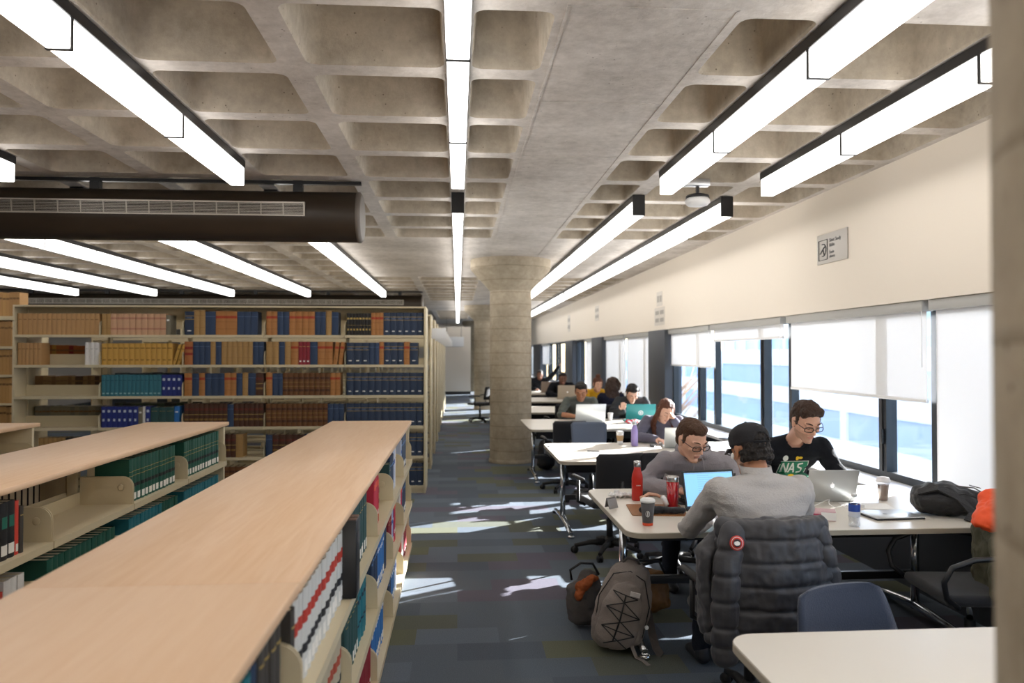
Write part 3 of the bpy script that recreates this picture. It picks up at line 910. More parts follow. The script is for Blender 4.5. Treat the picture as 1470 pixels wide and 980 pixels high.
# ------------------------------------------------------------------ tall bookcases
def tall_case(x0, nsec, S, yf, zs, top, label, depth=.30, double=True, back=(), group=None, sign=False):
    L_ = nsec * S
    t = thing('tall_bookcase', label, 'bookcase', (x0, yf, 0), 0, group)
    dd = depth * (2 if double else 1)
    m = MB(); m.box((L_, -.006, 0), (L_ + .025, dd + .01, top), M_SHELF, bevel=.003); m.build('end_panel', t)
    m = MB(); m.box((-.02, -.0, 0), (.0, dd, top), M_SHELF); m.build('end_panel', t)
    m = MB(); m.box((0, -.004, top - .02), (L_, dd, top), M_SHELF); 
    m.box((0, depth - .01, top - .16), (L_, depth + .01, top - .02), M_SHELF); m.build('canopy', t)
    for k in range(nsec + 1):
        m = MB(); m.box((k * S - .018, depth - .03, 0), (k * S + .018, depth + .03, top - .02), M_SHELF); m.build('upright_post', t)
    for k in range(nsec):
        for z in zs:
            m = MB()
            m.box((k * S + .003, 0, z - .022), (k * S + S - .003, depth - .03, z), M_SHELF)
            m.box((k * S + .003, -.002, z - .03), (k * S + S - .003, .008, z + .001), M_SHELF)
            if double: m.box((k * S + .003, depth + .03, z - .022), (k * S + S - .003, dd, z), M_SHELF)
            if (k, z) in back: m.box((k * S + .01, depth - .06, z), (k * S + S - .01, depth - .05, z + .13), M_SHELF)
            s = m.build('shelf', t)
            m = MB()
            for x in (k * S + .004,):
                m.prism([(0.0, z), (depth - .03, z), (depth - .03, z + .17), (.05, z + .17), (.015, z + .15), (0, z + .11)], x, x + .004, M_SHELF, axis='x'); 
            m.build('end_bracket', s)
    m = MB(); m.box((0, .02, 0), (L_, dd - .02, .068), M_SHELF); m.build('base_plinth', t)
    if sign:
        m = MB(); m.box((L_ + .025, .02, top - .36), (L_ + .24, .03, top - .20), M_WHITE, bevel=.003); m.build('range_sign', t)
    return t
ZS = [1.935, 1.575, 1.20, .825, .455, .09]
S_ = .966; X0 = -5.245; YM = 9.36
tall_case(X0, 5, S_, YM, ZS, 2.29, 'main tall bookcase facing the low ones, full of blue and tan volumes', back={(0, 1.575), (0, 1.20), (0, .825)})
rowname = ['top', '2nd', '3rd', '4th', '5th', '6th']
colname = ['leftmost', '2nd', 'middle', '4th', 'rightmost']
def tr(c_, r_, specs, seed=1, stuff=False, skip=()):
    run(specs, X0 + S_ * c_ + .022, S_ - .03, ZS[r_] + .001, YM + .03, 0, None if stuff else '%s shelf, %s bay, tall bookcase' % (rowname[r_], colname[c_]), '%s shelf of the main tall bookcase' % rowname[r_], False, 'left', seed=seed + c_ * 7 + r_, skip=skip)
h1, h2 = .255, .27
tr(0, 0, [('buff', 17, .055, h1)], stuff=True)
tr(1, 0, [('tan', 2, .05, h1), ('pink', 9, .07, h1), ('grey', 1, .05, .24), ('gap', .10)])
tr(2, 0, [('navy', 1, .11, .285), ('tan', 2, .065, .30), ('plainnavy', 1, .12, .285), ('orange', 2, .125, .29), ('plainnavy', 3, .08, .285)])
tr(3, 0, [('orange', 2, .065, .29), ('plainnavy', 2, .07, .285), ('orange', 4, .075, .29), ('plainnavy', 2, .065, .285), ('tan', 1, .07, .30), ('plainnavy', 1, .08, .285)])
tr(4, 0, [('black', 8, .036, h2), ('orange', 3, .048, .28), ('navy', 6, .08, .28)], skip=('black',))
tr(0, 1, [('buff', 6, .045, .265), ('gap', .52), ('white', 3, .055, .27)])
tr(1, 1, [('yellow', 13, .062, .26), ('yellow', 2, .035, .25, R(17))])
tr(2, 1, [('redtan', 1, .10, .28), ('plainnavy', 3, .07, .28), ('tan', 1, .06, .28), ('plainnavy', 1, .07, .28), ('tan', 6, .062, .28), ('plainnavy', 2, .065, .28)])
tr(3, 1, [('tan', 2, .075, .28), ('plainnavy', 1, .07, .28), ('tan', 1, .07, .28), ('orange', 1, .09, .28), ('red', 3, .045, .28), ('plainnavy', 1, .09, .28), ('orange', 2, .09, .28), ('orange', 2, .05, .275, R(7))])
tr(4, 1, [('navy', 3, .09, .27), ('plainnavy', 2, .06, .27), ('orange', 1, .055, .28), ('navy', 3, .08, .275), ('orange', 1, .07, .28), ('navy', 1, .10, .27)])
tr(1, 2, [('teal', 14, .05, .255), ('royal', 4, .06, .255)], skip=())
tr(2, 2, [('orange', 1, .09, .275), ('plainnavy', 1, .08, .27), ('orange', 1, .07, .275), ('plainnavy', 3, .075, .27), ('orange', 2, .07, .275), ('plainnavy', 1, .07, .27), ('tan', 1, .065, .28), ('plainnavy', 1, .09, .275), ('darkbrown', 1, .09, .275)])
tr(3, 2, [('orange', 1, .075, .28), ('plainnavy', 2, .06, .27), ('brown', 9, .062, .275), ('orange', 2, .06, .275)])
tr(4, 2, [('navy', 11, .085, .275)])
tr(1, 3, [('royal', 7, .06, .25), ('grey', 1, .05, .24), ('white', 1, .03, .25), ('royal', 1, .06, .25), ('dkgreen', 3, .09, .24), ('ltblue', 1, .06, .25)], stuff=True)
tr(2, 3, [('darkbrown', 9, .058, .28), ('plainnavy', 1, .075, .27), ('darkbrown', 6, .06, .28)], stuff=True)
tr(3, 3, [('brown', 12, .062, .275), ('plainnavy', 3, .065, .27)], stuff=True)
tr(4, 3, [('navy', 11, .085, .275)])
tr(0, 4, [('gap', .25), ('tan', 6, .05, .25), ('black', 2, .05, .25), ('gap', .2)], stuff=True)
tr(2, 4, [('brown', 5, .07, .28), ('gap', .01), ('darkbrown', 4, .06, .28), ('tan', 1, .08, .28), ('gap', .15)], stuff=True)
tr(3, 4, [('plainnavy', 1, .08, .27), ('darkbrown', 5, .075, .27), ('plainnavy', 4, .085, .27)], stuff=True)
tr(4, 4, [('gap', .62), ('navy', 4, .085, .275)], stuff=True)
tr(2, 5, [('orange', 3, .08, .25), ('brown', 8, .07, .25)], stuff=True)
tr(4, 5, [('gap', .62), ('navy', 4, .085, .275)], stuff=True)
# volumes standing on the far face of the main bookcase, seen over the empty shelves, and the unit farther left: too many and small to count
def stuff_books(name, items, label, group):
    m = MB()
    rr = random.Random(5)
    for x0, x1, y, z, h, cols, t_ in items:
        x = x0
        while x < x1 - t_:
            tt = t_ * rr.uniform(.85, 1.1); hh = h * rr.uniform(.97, 1.02)
            cm = ink_(rr.choice(cols))
            m.box((x, y, z), (x + tt - .0015, y + .2, z + hh), cm); 
            m.box((x + .002, y - .002, z + hh * .7), (x + tt - .004, y, z + hh * .78), ink_(0x7C5A34)); x += tt
    o = m.build(name); tag(o, label, 'books', group, 'stuff'); return o
its = []
for r_, cols, hh in ((1, [0xA8602C, 0xB98A3A, 0x8A2A22], .24), (2, [0x7A5A34, 0x8E6C40, 0x5A4028], .235), (3, [0x8A8268, 0x7A7462], .235)):
    its.append((X0 + .05, X0 + .95, YM + .36, ZS[r_], hh, cols, .05))
its.append((X0 + 1.0, X0 + 1.95, YM + .36, ZS[2], .27, [0x4A5258, 0x5E6668], .05))
its.append((X0 + 1.0, X0 + 1.95, YM + .36, ZS[3], .27, [0x4A4A40, 0x55604C], .05))
stuff_books('book_rows', its, 'rows of small brown and grey volumes behind the empty left shelves', None)
_me = bpy.data.meshes.new('book_rows'); STUFF.to_mesh(_me); STUFF.free()
for _x in STUFF_M: _me.materials.append(_x)
_o = bpy.data.objects.new('book_rows', _me); C.objects.link(_o)
tag(_o, 'all the smaller and half hidden volumes of the lower and farther shelves', 'books', None, 'stuff')
XA = -9.55; YA = 10.3
tall_case(XA, 4, .967, YA, [2.18, 1.805, 1.435, 1.065, .69, .30], 2.20, 'tall bookcase at the left edge packed with tan journals up to its top')
its = [(XA + .02, XA + 3.86, YA + .03, z, .31 if z > 2 else .33, [0xC0945A, 0xB88C55, 0xC89C62, 0xAD8350], .045) for z in (2.20, 1.805, 1.435, 1.065, .69)]
stuff_books('journal_rows', its, 'packed rows of thin tan journals on the bookcase at left edge', None)
for k in range(8):
    y = 11.3 + 1.75 * k
    tall_case(X0, 5, S_, y, [1.935, 1.575, 1.20, .825, .455, .09], 2.29, 'tall bookcase end standing %s behind the main one along the aisle' % ordw(k + 1), group='tall bookcases along the aisle', sign=True)
t = thing('notice_board', 'white sign board hanging at the far end of the aisle', 'sign', (-.25, 31.0, 2.0))
m = MB(); m.tube([(-.2, .015, .4), (-.2, .015, 1.195)], .006, M_BLACK, n=6); m.tube([(.4, .015, .4), (.4, .015, 1.195)], .006, M_BLACK, n=6); m.build('hanging_rod', t)
m = MB(); m.box((-.3, 0, 0), (.5, .03, .4), M_WHITE, bevel=.004); m.box((-.31, .002, -.01), (.51, .03, .0), M_BLACK); m.build('board', t)
# ------------------------------------------------------------------ organic shapes
def hull(bm, blobs, seg=12):
    """convex hull of ellipsoids: blobs = [(centre, radii)] or (centre, radii, rotation matrix)"""
    vs_ = []
    for bl in blobs:
        c = Vector(bl[0]); r = bl[1]; r = (r, r, r) if not hasattr(r, '__len__') else r
        M = bl[2] if len(bl) > 2 else None
        q = bmesh.ops.create_uvsphere(bm, u_segments=seg, v_segments=max(6, seg * 2 // 3), radius=1.0)
        for v in q['verts']:
            p = Vector((v.co.x * r[0], v.co.y * r[1], v.co.z * r[2]))
            if M is not None: p = M @ p
            v.co = c + p
        vs_ += q['verts']
    if len(blobs) > 1:
        for v in vs_:
            for f in list(v.link_faces): bm.faces.remove(f)
        res = bmesh.ops.convex_hull(bm, input=vs_)
        bmesh.ops.delete(bm, geom=[g for g in res['geom_interior'] if isinstance(g, bmesh.types.BMVert)], context='VERTS')
class Blob:
    def __init__(s): s.bm = bmesh.new()
    def h(s, *blobs, seg=12): hull(s.bm, blobs, seg); return s
    def chain(s, pts, rs, seg=12):
        for (a, ra), (b_, rb) in zip(zip(pts, rs), list(zip(pts, rs))[1:]): hull(s.bm, [(a, ra), (b_, rb)], seg)
        return s
    def box(s, lo, hi, M=None):
        q = bmesh.ops.create_cube(s.bm, size=1.0)
        for v in q['verts']:
            v.co = Vector([(lo[k] + hi[k]) / 2 + v.co[k] * (hi[k] - lo[k]) for k in range(3)])
            if M is not None: v.co = M @ v.co
        return s
    def mesh(s, name, voxel, smooth=3, disp=None, mats=(), matfn=None):
        bmesh.ops.recalc_face_normals(s.bm, faces=s.bm.faces)
        me = bpy.data.meshes.new(name); s.bm.to_mesh(me); s.bm.free()
        o = bpy.data.objects.new(name, me); C.objects.link(o)
        rm = o.modifiers.new('r', 'REMESH'); rm.mode = 'VOXEL'; rm.voxel_size = voxel; rm.use_smooth_shade = True
        if smooth:
            sm = o.modifiers.new('s', 'SMOOTH'); sm.factor = .5; sm.iterations = smooth
        dg = bpy.context.evaluated_depsgraph_get()
        m2 = bpy.data.meshes.new_from_object(o.evaluated_get(dg))
        bpy.data.objects.remove(o); bpy.data.meshes.remove(me)
        m2.name = name
        if disp:
            nn = [v.normal.copy() for v in m2.vertices]
            for v, n_ in zip(m2.vertices, nn): v.co = v.co + n_ * disp(v.co, n_)
        m2.materials.clear()
        for m in mats: m2.materials.append(m)
        for p in m2.polygons:
            p.use_smooth = True
            p.material_index = matfn(p.center, p.normal) if matfn else 0
        return m2
def mobj(name, me, parent=None, loc=None, rot=None):
    o = bpy.data.objects.new(name, me); C.objects.link(o)
    if parent is not None: o.parent = parent
    if loc is not None: o.location = loc
    if rot is not None: o.rotation_euler = rot
    return o

# ------------------------------------------------------------------ reading tables
def table(y0, y1, label, x0=.93, x1=3.10):
    xc, yc = (x0 + x1) / 2, (y0 + y1) / 2
    t = thing('reading_table', label, 'table', (xc, yc, 0), 0, 'reading tables along the windows')
    hx, hy = (x1 - x0) / 2, (y1 - y0) / 2
    m = MB()
    def top(z0, z1, e, mm):
        m.prism(rrect(-hx + e, -hy + e, hx - e, hy - e, .10 - e, 6), z0, z1, mm, smooth=False)
    top(.700, .726, 0, M_EDGE); top(.726, .73, .003, M_TABLE)
    m.build('tabletop', t)
    for s in (-1, 1):
        m = MB()
        x = s * (hx - .12)
        m.tube([(x, 0, .05), (x, 0, .70)], .026, M_CHROME, n=20); m.box((x - .03, -hy + .12, .675), (x + .03, hy - .12, .70), M_BLACK)
        lg = m.build('leg', t)
        m = MB()
        pts = [(x, -.56, .035), (x, -.30, .055), (x, 0, .075), (x, .30, .055), (x, .56, .035)]
        m.tube(pts, [.02, .024, .032, .024, .02], M_CHROME, n=12)
        m.build('foot', t)
        for q in (-.56, .56):
            m = MB(); m.lathe([(.012, 0), (.03, .002), (.032, .022), (.015, .03)], M_CHROME if q < 0 else M_BLACK, n=16, M=Matrix.Translation((x, q, 0))); m.build('glide', lg)
    m = MB(); m.box((-hx + .12, -.02, .25), (hx - .12, .02, .30), M_BLACK, bevel=.004); m.build('stretcher', t)
    m = MB(); m.box((-hx + .16, -.012, .52), (hx - .16, .012, .68), M_BLACK); m.build('modesty_panel', t)
    return t
table(1.22, 2.60, 'empty cream table at the bottom right, cut off by the near column')
table(4.08, 5.44, 'table with red bottle, red tumbler and laptops, nearest of the occupied ones')
table(6.82, 8.24, 'sunlit white table with the purple bottle and a pen on its corner')
table(9.72, 11.30, 'table with the green laptop, beside the full-height concrete column')
table(12.55, 14.05, 'far table where a woman with long curly hair sits')
table(15.4, 16.9, 'farther table with the dark-jacketed man and his silver laptop')
table(18.3, 19.8, 'farthest table where someone raises an arm')

# ------------------------------------------------------------------ chairs (local: sitter faces +Y)
def chair_base(t):
    m = MB()
    for k in range(5):
        a = 2 * PI * k / 5 + .3
        m.tube([(0.03 * math.cos(a), .03 * math.sin(a), .10), (.17 * math.cos(a), .17 * math.sin(a), .095), (.30 * math.cos(a), .30 * math.sin(a), .065)], [.028, .022, .016], M_RUBBER, n=8)
    m.lathe([(.04, .06), (.045, .12), (.03, .15)], M_RUBBER, n=16)
    bs = m.build('star_base', t)
    for k in range(5):
        a = 2 * PI * k / 5 + .3
        m = MB()
        Mx = Matrix.Translation((.30 * math.cos(a), .30 * math.sin(a), .03)) @ Matrix.Rotation(a + .7, 4, 'Z') @ Matrix.Rotation(R(90), 4, 'X')
        m.lathe([(.008, -.022), (.028, -.02), (.03, -.008), (.016, -.004), (.016, .004), (.03, .008), (.028, .02), (.008, .022)], M_RUBBER, n=14, M=Mx)
        m.build('caster', bs)
    m = MB(); m.tube([(0, 0, .12), (0, 0, .30)], .028, M_RUBBER, n=14); m.tube([(0, 0, .30), (0, 0, .42)], .016, M_CHROME, n=12); m.box((-.10, -.10, .40), (.10, .12, .43), M_BLACK, bevel=.008); m.build('gas_column', t)
def slab(m, w0, w1, pts, th, mm, n=8, curve=.03, corner=.06):
    """curved upholstered back: pts = (y, z) up the back; width goes w0..w1"""
    rings = []
    K = len(pts)
    for k, (y, z) in enumerate(pts):
        f = k / (K - 1); w_ = (w0 + (w1 - w0) * f)
        e = min(f, 1 - f) * (K - 1)
        if e < 1: w_ -= corner * (1 - e) ** 2
        r = []
        q = 14
        for j in range(q + 1):
            u = -1 + 2 * j / q; r.append((u * w_ / 2, y - curve * (1 - u * u) + (0), z))
        for j in range(q, -1, -1):
            u = -1 + 2 * j / q; tt = th * (1 - .6 * u ** 6) * (.5 if k in (0, K - 1) else 1); r.append((u * w_ / 2, y - curve * (1 - u * u) - tt, z))
        rings.append(r)
    m.ring_loft(rings, mm)
def make_chair(fab, arms=True, loop=False, low=False):
    t = bpy.data.objects.new('task_chair', None); C.objects.link(t)
    chair_base(t)
    m = MB(); m.box((-.235, -.22, .43), (.235, .24, .49), fab, bevel=.028, seg=3); m.build('seat', t)
    m = MB()
    if low: slab(m, .54, .38, [(-.20, .50), (-.205, .56), (-.215, .62), (-.23, .68), (-.245, .73), (-.255, .76), (-.26, .78)], .035, fab)
    else: slab(m, .40, .44, [(-.20, .56), (-.205, .60), (-.215, .66), (-.23, .74), (-.245, .81), (-.255, .86), (-.26, .89)], .035, fab)
    bk = m.build('backrest', t)
    m = MB(); m.tube([(0, -.12, .42), (0, -.27, .44), (0, -.285, .52), (0, -.275, .66)], [.02, .022, .022, .018], M_BLACK, n=8); m.build('back_bracket', t)
    if arms:
        for s in (-1, 1):
            m = MB()
            if loop:
                m.tube([(s * .26, .20, .44), (s * .29, .275, .50), (s * .30, .29, .58), (s * .30, .25, .65), (s * .30, .14, .69), (s * .30, -.04, .70), (s * .30, -.18, .68), (s * .29, -.26, .60), (s * .25, -.22, .47)], .014, M_BLACK, n=12)
            else:
                m.tube([(s * .22, .0, .43), (s * .285, .0, .46), (s * .29, -.02, .64)], .014, M_BLACK, n=8)
                m.tube([(s * .29, .16, .645), (s * .29, .10, .665), (s * .29, -.12, .665), (s * .29, -.16, .65)], [.016, .024, .024, .016], M_RUBBER, n=10, flat=.6)
            m.build('armrest', t)
    return t
CH_B = make_chair(M_CHAIR); CH_S = make_chair(M_GREYCH, arms=False); CH_N = make_chair(M_NAVY, arms=False, low=True); CH_L = make_chair(M_CHAIR, loop=True)
def chair(proto, x, y, rz, label, first=[set()]):
    if proto not in first[0]:
        first[0].add(proto); o = proto; o.location = (x, y, 0); o.rotation_euler = (0, 0, R(rz)); tag(o, label, 'chair', 'task chairs in the reading area')
        return o
    return place(proto, (x, y, 0), R(rz), label, 'chair', 'task chairs in the reading area')
chair(CH_B, 1.30, 6.42, 10, 'empty black task chair behind the red bottle, turned away')
chair(CH_S, 1.55, 8.72, 176, 'slate-blue chair facing the camera beyond the table with the purple bottle')
chair(CH_N, 1.60, 2.68, 197, 'navy fabric chair pushed against the empty table at bottom right')
chair(CH_L, 2.72, 3.86, 84, 'black armchair with looped arms holding the orange-lined jacket')
chair(CH_B, 1.40, 3.56, 2, 'chair under the man in the black cap, with the puffer jacket on its back')
chair(CH_B, 1.70, 5.88, 176, 'black chair under the man in the grey hoodie')
chair(CH_B, 2.42, 5.84, 180, 'black chair under the man in the black printed shirt')
chair(CH_B, 1.36, 9.44, 3, 'black chair back in front of the man with the silver laptop')
chair(CH_B, 2.36, 8.66, 182, 'black chair under the long-haired woman in grey')
chair(CH_B, 1.86, 11.72, 182, 'black chair under the man in the grey-green shirt')
chair(CH_B, 2.66, 11.7, 180, 'black chair under the student with the green laptop')
chair(CH_B, 2.56, 12.34, 0, 'black chair under the woman with long curly hair')
chair(CH_B, 2.66, 14.6, 180, 'black chair under the woman in the yellow top')
chair(CH_B, 1.75, 12.45, 8, 'empty black chair right beside the full-height column')
chair(CH_B, 2.36, 17.3, 180, 'black chair under the far man in a dark jacket')
chair(CH_B, 2.16, 20.1, 180, 'black chair under the farthest person')
chair(CH_B, .56, 19.0, 60, 'lone black chair standing in the aisle behind the column')
chair(CH_B, 2.12, 6.52, 5, 'black chair glimpsed between the grey hoodie and the black cap')

# ------------------------------------------------------------------ table-top things
TZ = .731
M_RED = mat('red_bottle_paint', 0xC42A1E, .35); M_PURP = mat('lilac_bottle_paint', 0x8C7CB4, .35)
M_STEEL = mat('bottle_steel', 0xC9C9C9, .25, metal=1.0)
def bottle(loc, mm, name, label, h=.25, r=.036):
    t = thing(name, label, 'bottle', loc)
    k = h / .25
    m = MB(); m.lathe([(r * .9, 0), (r, .004), (r, .14 * k), (r * .92, .165 * k), (r * .62, .195 * k), (r * .58, .215 * k)], mm, n=28); m.build('bottle_body', t)
    m = MB(); m.lathe([(r * .64, .213 * k), (r * .66, .216 * k), (r * .66, .246 * k), (r * .58, .25 * k)], M_STEEL, n=24); m.build('screw_cap', t)
    return t
t = bottle((1.20, 5.00, TZ), M_RED, 'metal_bottle', 'red metal bottle with steel cap on the table edge side', .262, .037)
m = MB()
for q in range(6): m.box((-.014 + q * .005, -.0385, .10), (-.0115 + q * .005, -.0365, .106), WLAB)
m.build('small_print', t)
bottle((1.875, 7.93, TZ), M_PURP, 'metal_bottle', 'lilac metal bottle on the sunlit white table', .262, .036)
# red tumbler
t = thing('tumbler', 'translucent red insulated tumbler with steel rim', 'tumbler', (1.372, 4.76, TZ))
m = MB(); m.lathe([(.031, 0), (.033, .004), (.041, .165)], mat('red_tumbler', 0xB01722, .15, coat=.5), n=28); m.build('tumbler_body', t)
m = MB(); m.lathe([(.0415, .163), (.043, .166), (.043, .192), (.041, .195), (.02, .190)], M_STEEL, n=28); m.build('rim_lid', t)
# coffee cups
def cup(loc, label, body, lid, sleeve=None, h=.13, dome=False, ring=None, stuffc=None):
    t = thing('coffee_cup', label, 'cup', loc)
    m = MB(); m.lathe([(.028, 0), (.029, .003), (.040, h)], body, n=28); m.build('cup_body', t)
    if ring: m = MB(); m.lathe([(.0292, 0.001), (.0305, .016)], ring, n=28, cap=False); m.build('cup_ring', t)
    if sleeve: m = MB(); m.lathe([(.0325, h * .28), (.0385, h * .78)], sleeve, n=28, cap=False); m.build('cup_sleeve', t)
    m = MB()
    if dome: m.lathe([(.0415, h - .004), (.042, h + .006), (.040, h + .012), (.036, h + .03), (.022, h + .042)], lid, n=28)
    else: m.lathe([(.0415, h - .004), (.043, h + .004), (.041, h + .012), (.037, h + .012), (.035, h + .018), (.015, h + .017)], lid, n=28)
    m.build('lid', t)
    return t
t = cup((1.085, 4.27, TZ), 'dark grey paper coffee cup with white lid and orange base ring', mat('dark_cup', 0x4A484C, .5), M_WHITE, ring=mat('orange_ring', 0xE8502A, .5), h=.135)
m = MB()
a0 = [(.0385 * math.sin(-.35 + .02 * math.cos(q / 9 * 2 * PI) / .037), 0, 0) for q in range(1)]
pts = []
for q in range(14):
    an = q / 14 * 2 * PI; ang = -.25 + .30 * math.cos(an); z = .07 + .014 * math.sin(an) * 1.2
    rr_ = .0295 + (.040 - .029) * z / .135 + .0016
    pts.append((rr_ * math.sin(ang), -rr_ * math.cos(ang), z))
m.tube(pts, .0016, M_WHITE, n=5, closed=True)
rr_ = .037
m.tube([(rr_ * math.sin(-.25), -rr_ * math.cos(-.25), .058), (rr_ * math.sin(-.22), -rr_ * math.cos(-.22), .082)], .003, M_WHITE, n=5)
m.build('cup_logo', t)
cup((1.76, 8.12, TZ), 'white-lidded takeaway cup with tan sleeve left of the lilac bottle', M_WHITE, M_WHITE, sleeve=mat('kraft_sleeve', 0xB4946A, .7), h=.12)
M_CLEAR = bpy.data.materials.new('clear_plastic'); M_CLEAR.use_nodes = True
_n = M_CLEAR.node_tree.nodes; _l = M_CLEAR.node_tree.links; _n.remove(_n['Principled BSDF'])
_t = _n.new('ShaderNodeBsdfTransparent'); _t.inputs[0].default_value = (.92, .94, .97, 1)
_g = _n.new('ShaderNodeBsdfGlossy'); _g.inputs['Roughness'].default_value = .08
_m = _n.new('ShaderNodeMixShader'); _m.inputs[0].default_value = .22
_l.new(_t.outputs[0], _m.inputs[1]); _l.new(_g.outputs[0], _m.inputs[2]); _l.new(_m.outputs[0], _n['Material Output'].inputs[0])
t = thing('iced_coffee_cup', 'clear plastic iced coffee cup with domed lid beside black backpack', 'cup', (2.84, 4.88, TZ))
coffee = mat('iced_coffee', 0x8E6E58, .4, var=.35, scale=60)
m = MB(); m.lathe([(.026, .002), (.036, .105)], coffee, n=24); m.build('iced_drink', t)
m = MB(); m.lathe([(.029, 0), (.042, .125)], M_CLEAR, n=24, cap=False); m.build('plastic_cup', t)
m = MB(); m.lathe([(.044, .122), (.046, .128), (.044, .135), (.038, .152), (.018, .158)], mat('frosted_lid', 0xE6E6EA, .3), n=24); m.build('dome_lid', t)
# water bottle
t = thing('water_bottle', 'clear plastic water bottle with blue label and white cap', 'bottle', (2.25, 4.16, TZ))
m = MB(); m.lathe([(.028, 0), (.031, .006), (.029, .03), (.031, .05), (.031, .12), (.026, .15), (.014, .165), (.014, .172)], M_CLEAR, n=24); m.build('bottle_body', t)
m = MB(); m.lathe([(.0316, .085), (.0316, .125)], mat('blue_label', 0x2C50A8, .4), n=24, cap=False); m.lathe([(.0314, .055), (.0314, .085)], mat('label_pale', 0xD4D8E2, .4), n=24, cap=False); m.build('paper_label', t)
m = MB(); m.lathe([(.0155, .168), (.0155, .185), (.013, .186)], M_WHITE, n=18); m.build('screw_cap', t)

# laptops (local: hinge along x, user at -Y side of the base, screen faces -Y)
def laptop(loc, rz, label, shell, w_=.32, d=.225, screen=None, logo=None, angle=108, stickers=False):
    t = thing('laptop', label, 'laptop', loc, R(rz))
    m = MB(); m.box((-w_ / 2, -d, 0), (w_ / 2, 0, .012), shell, bevel=.004); bs = m.build('laptop_base', t)
    m = MB()
    for q in range(5):
        for p in range(13):
            m.box((-w_ * .42 + p * w_ * .065, -d * .52 + q * .019, .0118), (-w_ * .42 + p * w_ * .065 + .017, -d * .52 + q * .019 + .016, .0135), M_BLACK)
    m.build('keyboard', bs)
    Mx = Matrix.Translation((0, .002, .008)) @ Matrix.Rotation(R(90 - angle), 4, 'X')
    m = MB(); m.box((-w_ / 2, -.004, 0), (w_ / 2, .003, d), shell, Mx, bevel=.003); lid = m.build('screen_lid', t)
    m = MB(); m.box((-w_ / 2 + .003, -.0055, .004), (w_ / 2 - .003, -.0042, d - .003), M_BLACK, Mx); m.build('screen_bezel', lid)
    if screen:
        m = MB(); m.box((-w_ / 2 + .012, -.0068, .016), (w_ / 2 - .012, -.0055, d - .014), screen, Mx)
        m.build('display', lid)
        m = MB(); tx = mat('screen_text', 0x6E9AB4, .5, emis=(srgb(0x7FB2CE), .9))
        rr = random.Random(3)
        for q in range(12):
            zz = d - .035 - q * .013
            m.box((-w_ / 2 + .10, -.0076, zz), (-w_ / 2 + .10 + rr.uniform(.06, .15), -.0068, zz + .003), tx, Mx)
        m.box((-w_ / 2 + .012, -.0076, d - .022), (w_ / 2 - .012, -.0068, d - .014), tx, Mx)
        m.build('screen_content', lid)
    if logo == 'fruit':
        m = MB(); g = mat('pale_logo', 0xF4F6F8, .2, emis=((1, 1, 1, 1), .5))
        pts = []
        for q in range(28):
            a = 2 * PI * q / 28; r = .0145 * (1 + .10 * math.cos(2 * a) * -1) * (1 - .18 * max(0, math.sin(a)) ** 8 - .1 * max(0, -math.sin(a)) ** 10)
            x, z = r * math.cos(a), r * math.sin(a)
            dd = math.hypot(x + .0155, z - .002)
            if dd < .006: x = -.0155 + .006 * (x + .0155) / max(dd, 1e-4) + .0; 
            pts.append((x, z + d / 2))
        m.prism(pts, .003, .0042, g, axis='y', M=Mx)
        m.prism([(-.001, d / 2 + .015), (.004, d / 2 + .018), (.005, d / 2 + .024), (.0, d / 2 + .021)], .003, .0042, g, axis='y', M=Mx)
        m.build('lid_logo', lid)
    if logo == 'round':
        m = MB()
        pts = [(.034 * math.cos(q / 24 * 2 * PI), d / 2 + .034 * math.sin(q / 24 * 2 * PI)) for q in range(24)]
        m.prism(pts, .003, .0042, M_WHITE, axis='y', M=Mx)
        pts = [(.024 * math.cos(q / 24 * 2 * PI), d / 2 + .024 * math.sin(q / 24 * 2 * PI)) for q in range(24)]
        m.prism(pts, .0042, .0048, mat('badge_teal', 0x2F7A80, .5), axis='y', M=Mx)
        pts = [(.012 * math.cos(q / 12 * 2 * PI), d / 2 + .012 * math.sin(q / 12 * 2 * PI)) for q in range(12)]
        m.prism(pts, .0048, .0052, M_WHITE, axis='y', M=Mx)
        m.build('round_sticker', lid)
    return t
M_SILV = mat('laptop_silver', 0xC2C5C6, .35, metal=.6)
M_LAPD = mat('laptop_black', 0x202226, .45)
M_SCR = mat('display_glow', 0x86C4E6, .3, emis=(srgb(0x8CC8EA), .75))
laptop((1.60, 4.68, TZ), 10, 'black laptop with light blue screen in front of the man in cap', M_LAPD, .36, .235, screen=M_SCR, angle=104)
laptop((1.66, 4.93, TZ), 184, 'dark closed-back laptop of the man in the grey hoodie', M_LAPD, .32, .20, angle=112)
laptop((2.46, 4.86, TZ), 176, 'silver laptop with pale fruit logo opened by man in black shirt', M_SILV, .33, .225, logo='fruit', angle=110)
laptop((2.30, 7.72, TZ), 172, 'silver laptop in front of the long-haired woman in grey', M_SILV, .32, .22, angle=108)
laptop((1.90, 10.78, TZ), 184, 'silver laptop with pale logo before the man in grey-green', M_SILV, .44, .26, logo='fruit', angle=106)
laptop((2.62, 10.72, TZ), 176, 'teal laptop with round white sticker', mat('teal_shell', 0x1F7F80, .4), .42, .26, logo='round', angle=106)
laptop((2.36, 16.2, TZ), 180, 'beige-looking laptop of the far man in a dark jacket', mat('laptop_warm', 0xB7AA98, .4), .42, .30, logo='fruit', angle=104)
laptop((2.3, 18.9, TZ), 180, 'dim laptop on the farthest table', mat('laptop_brown', 0x8E7E72, .4), .42, .28, angle=104)

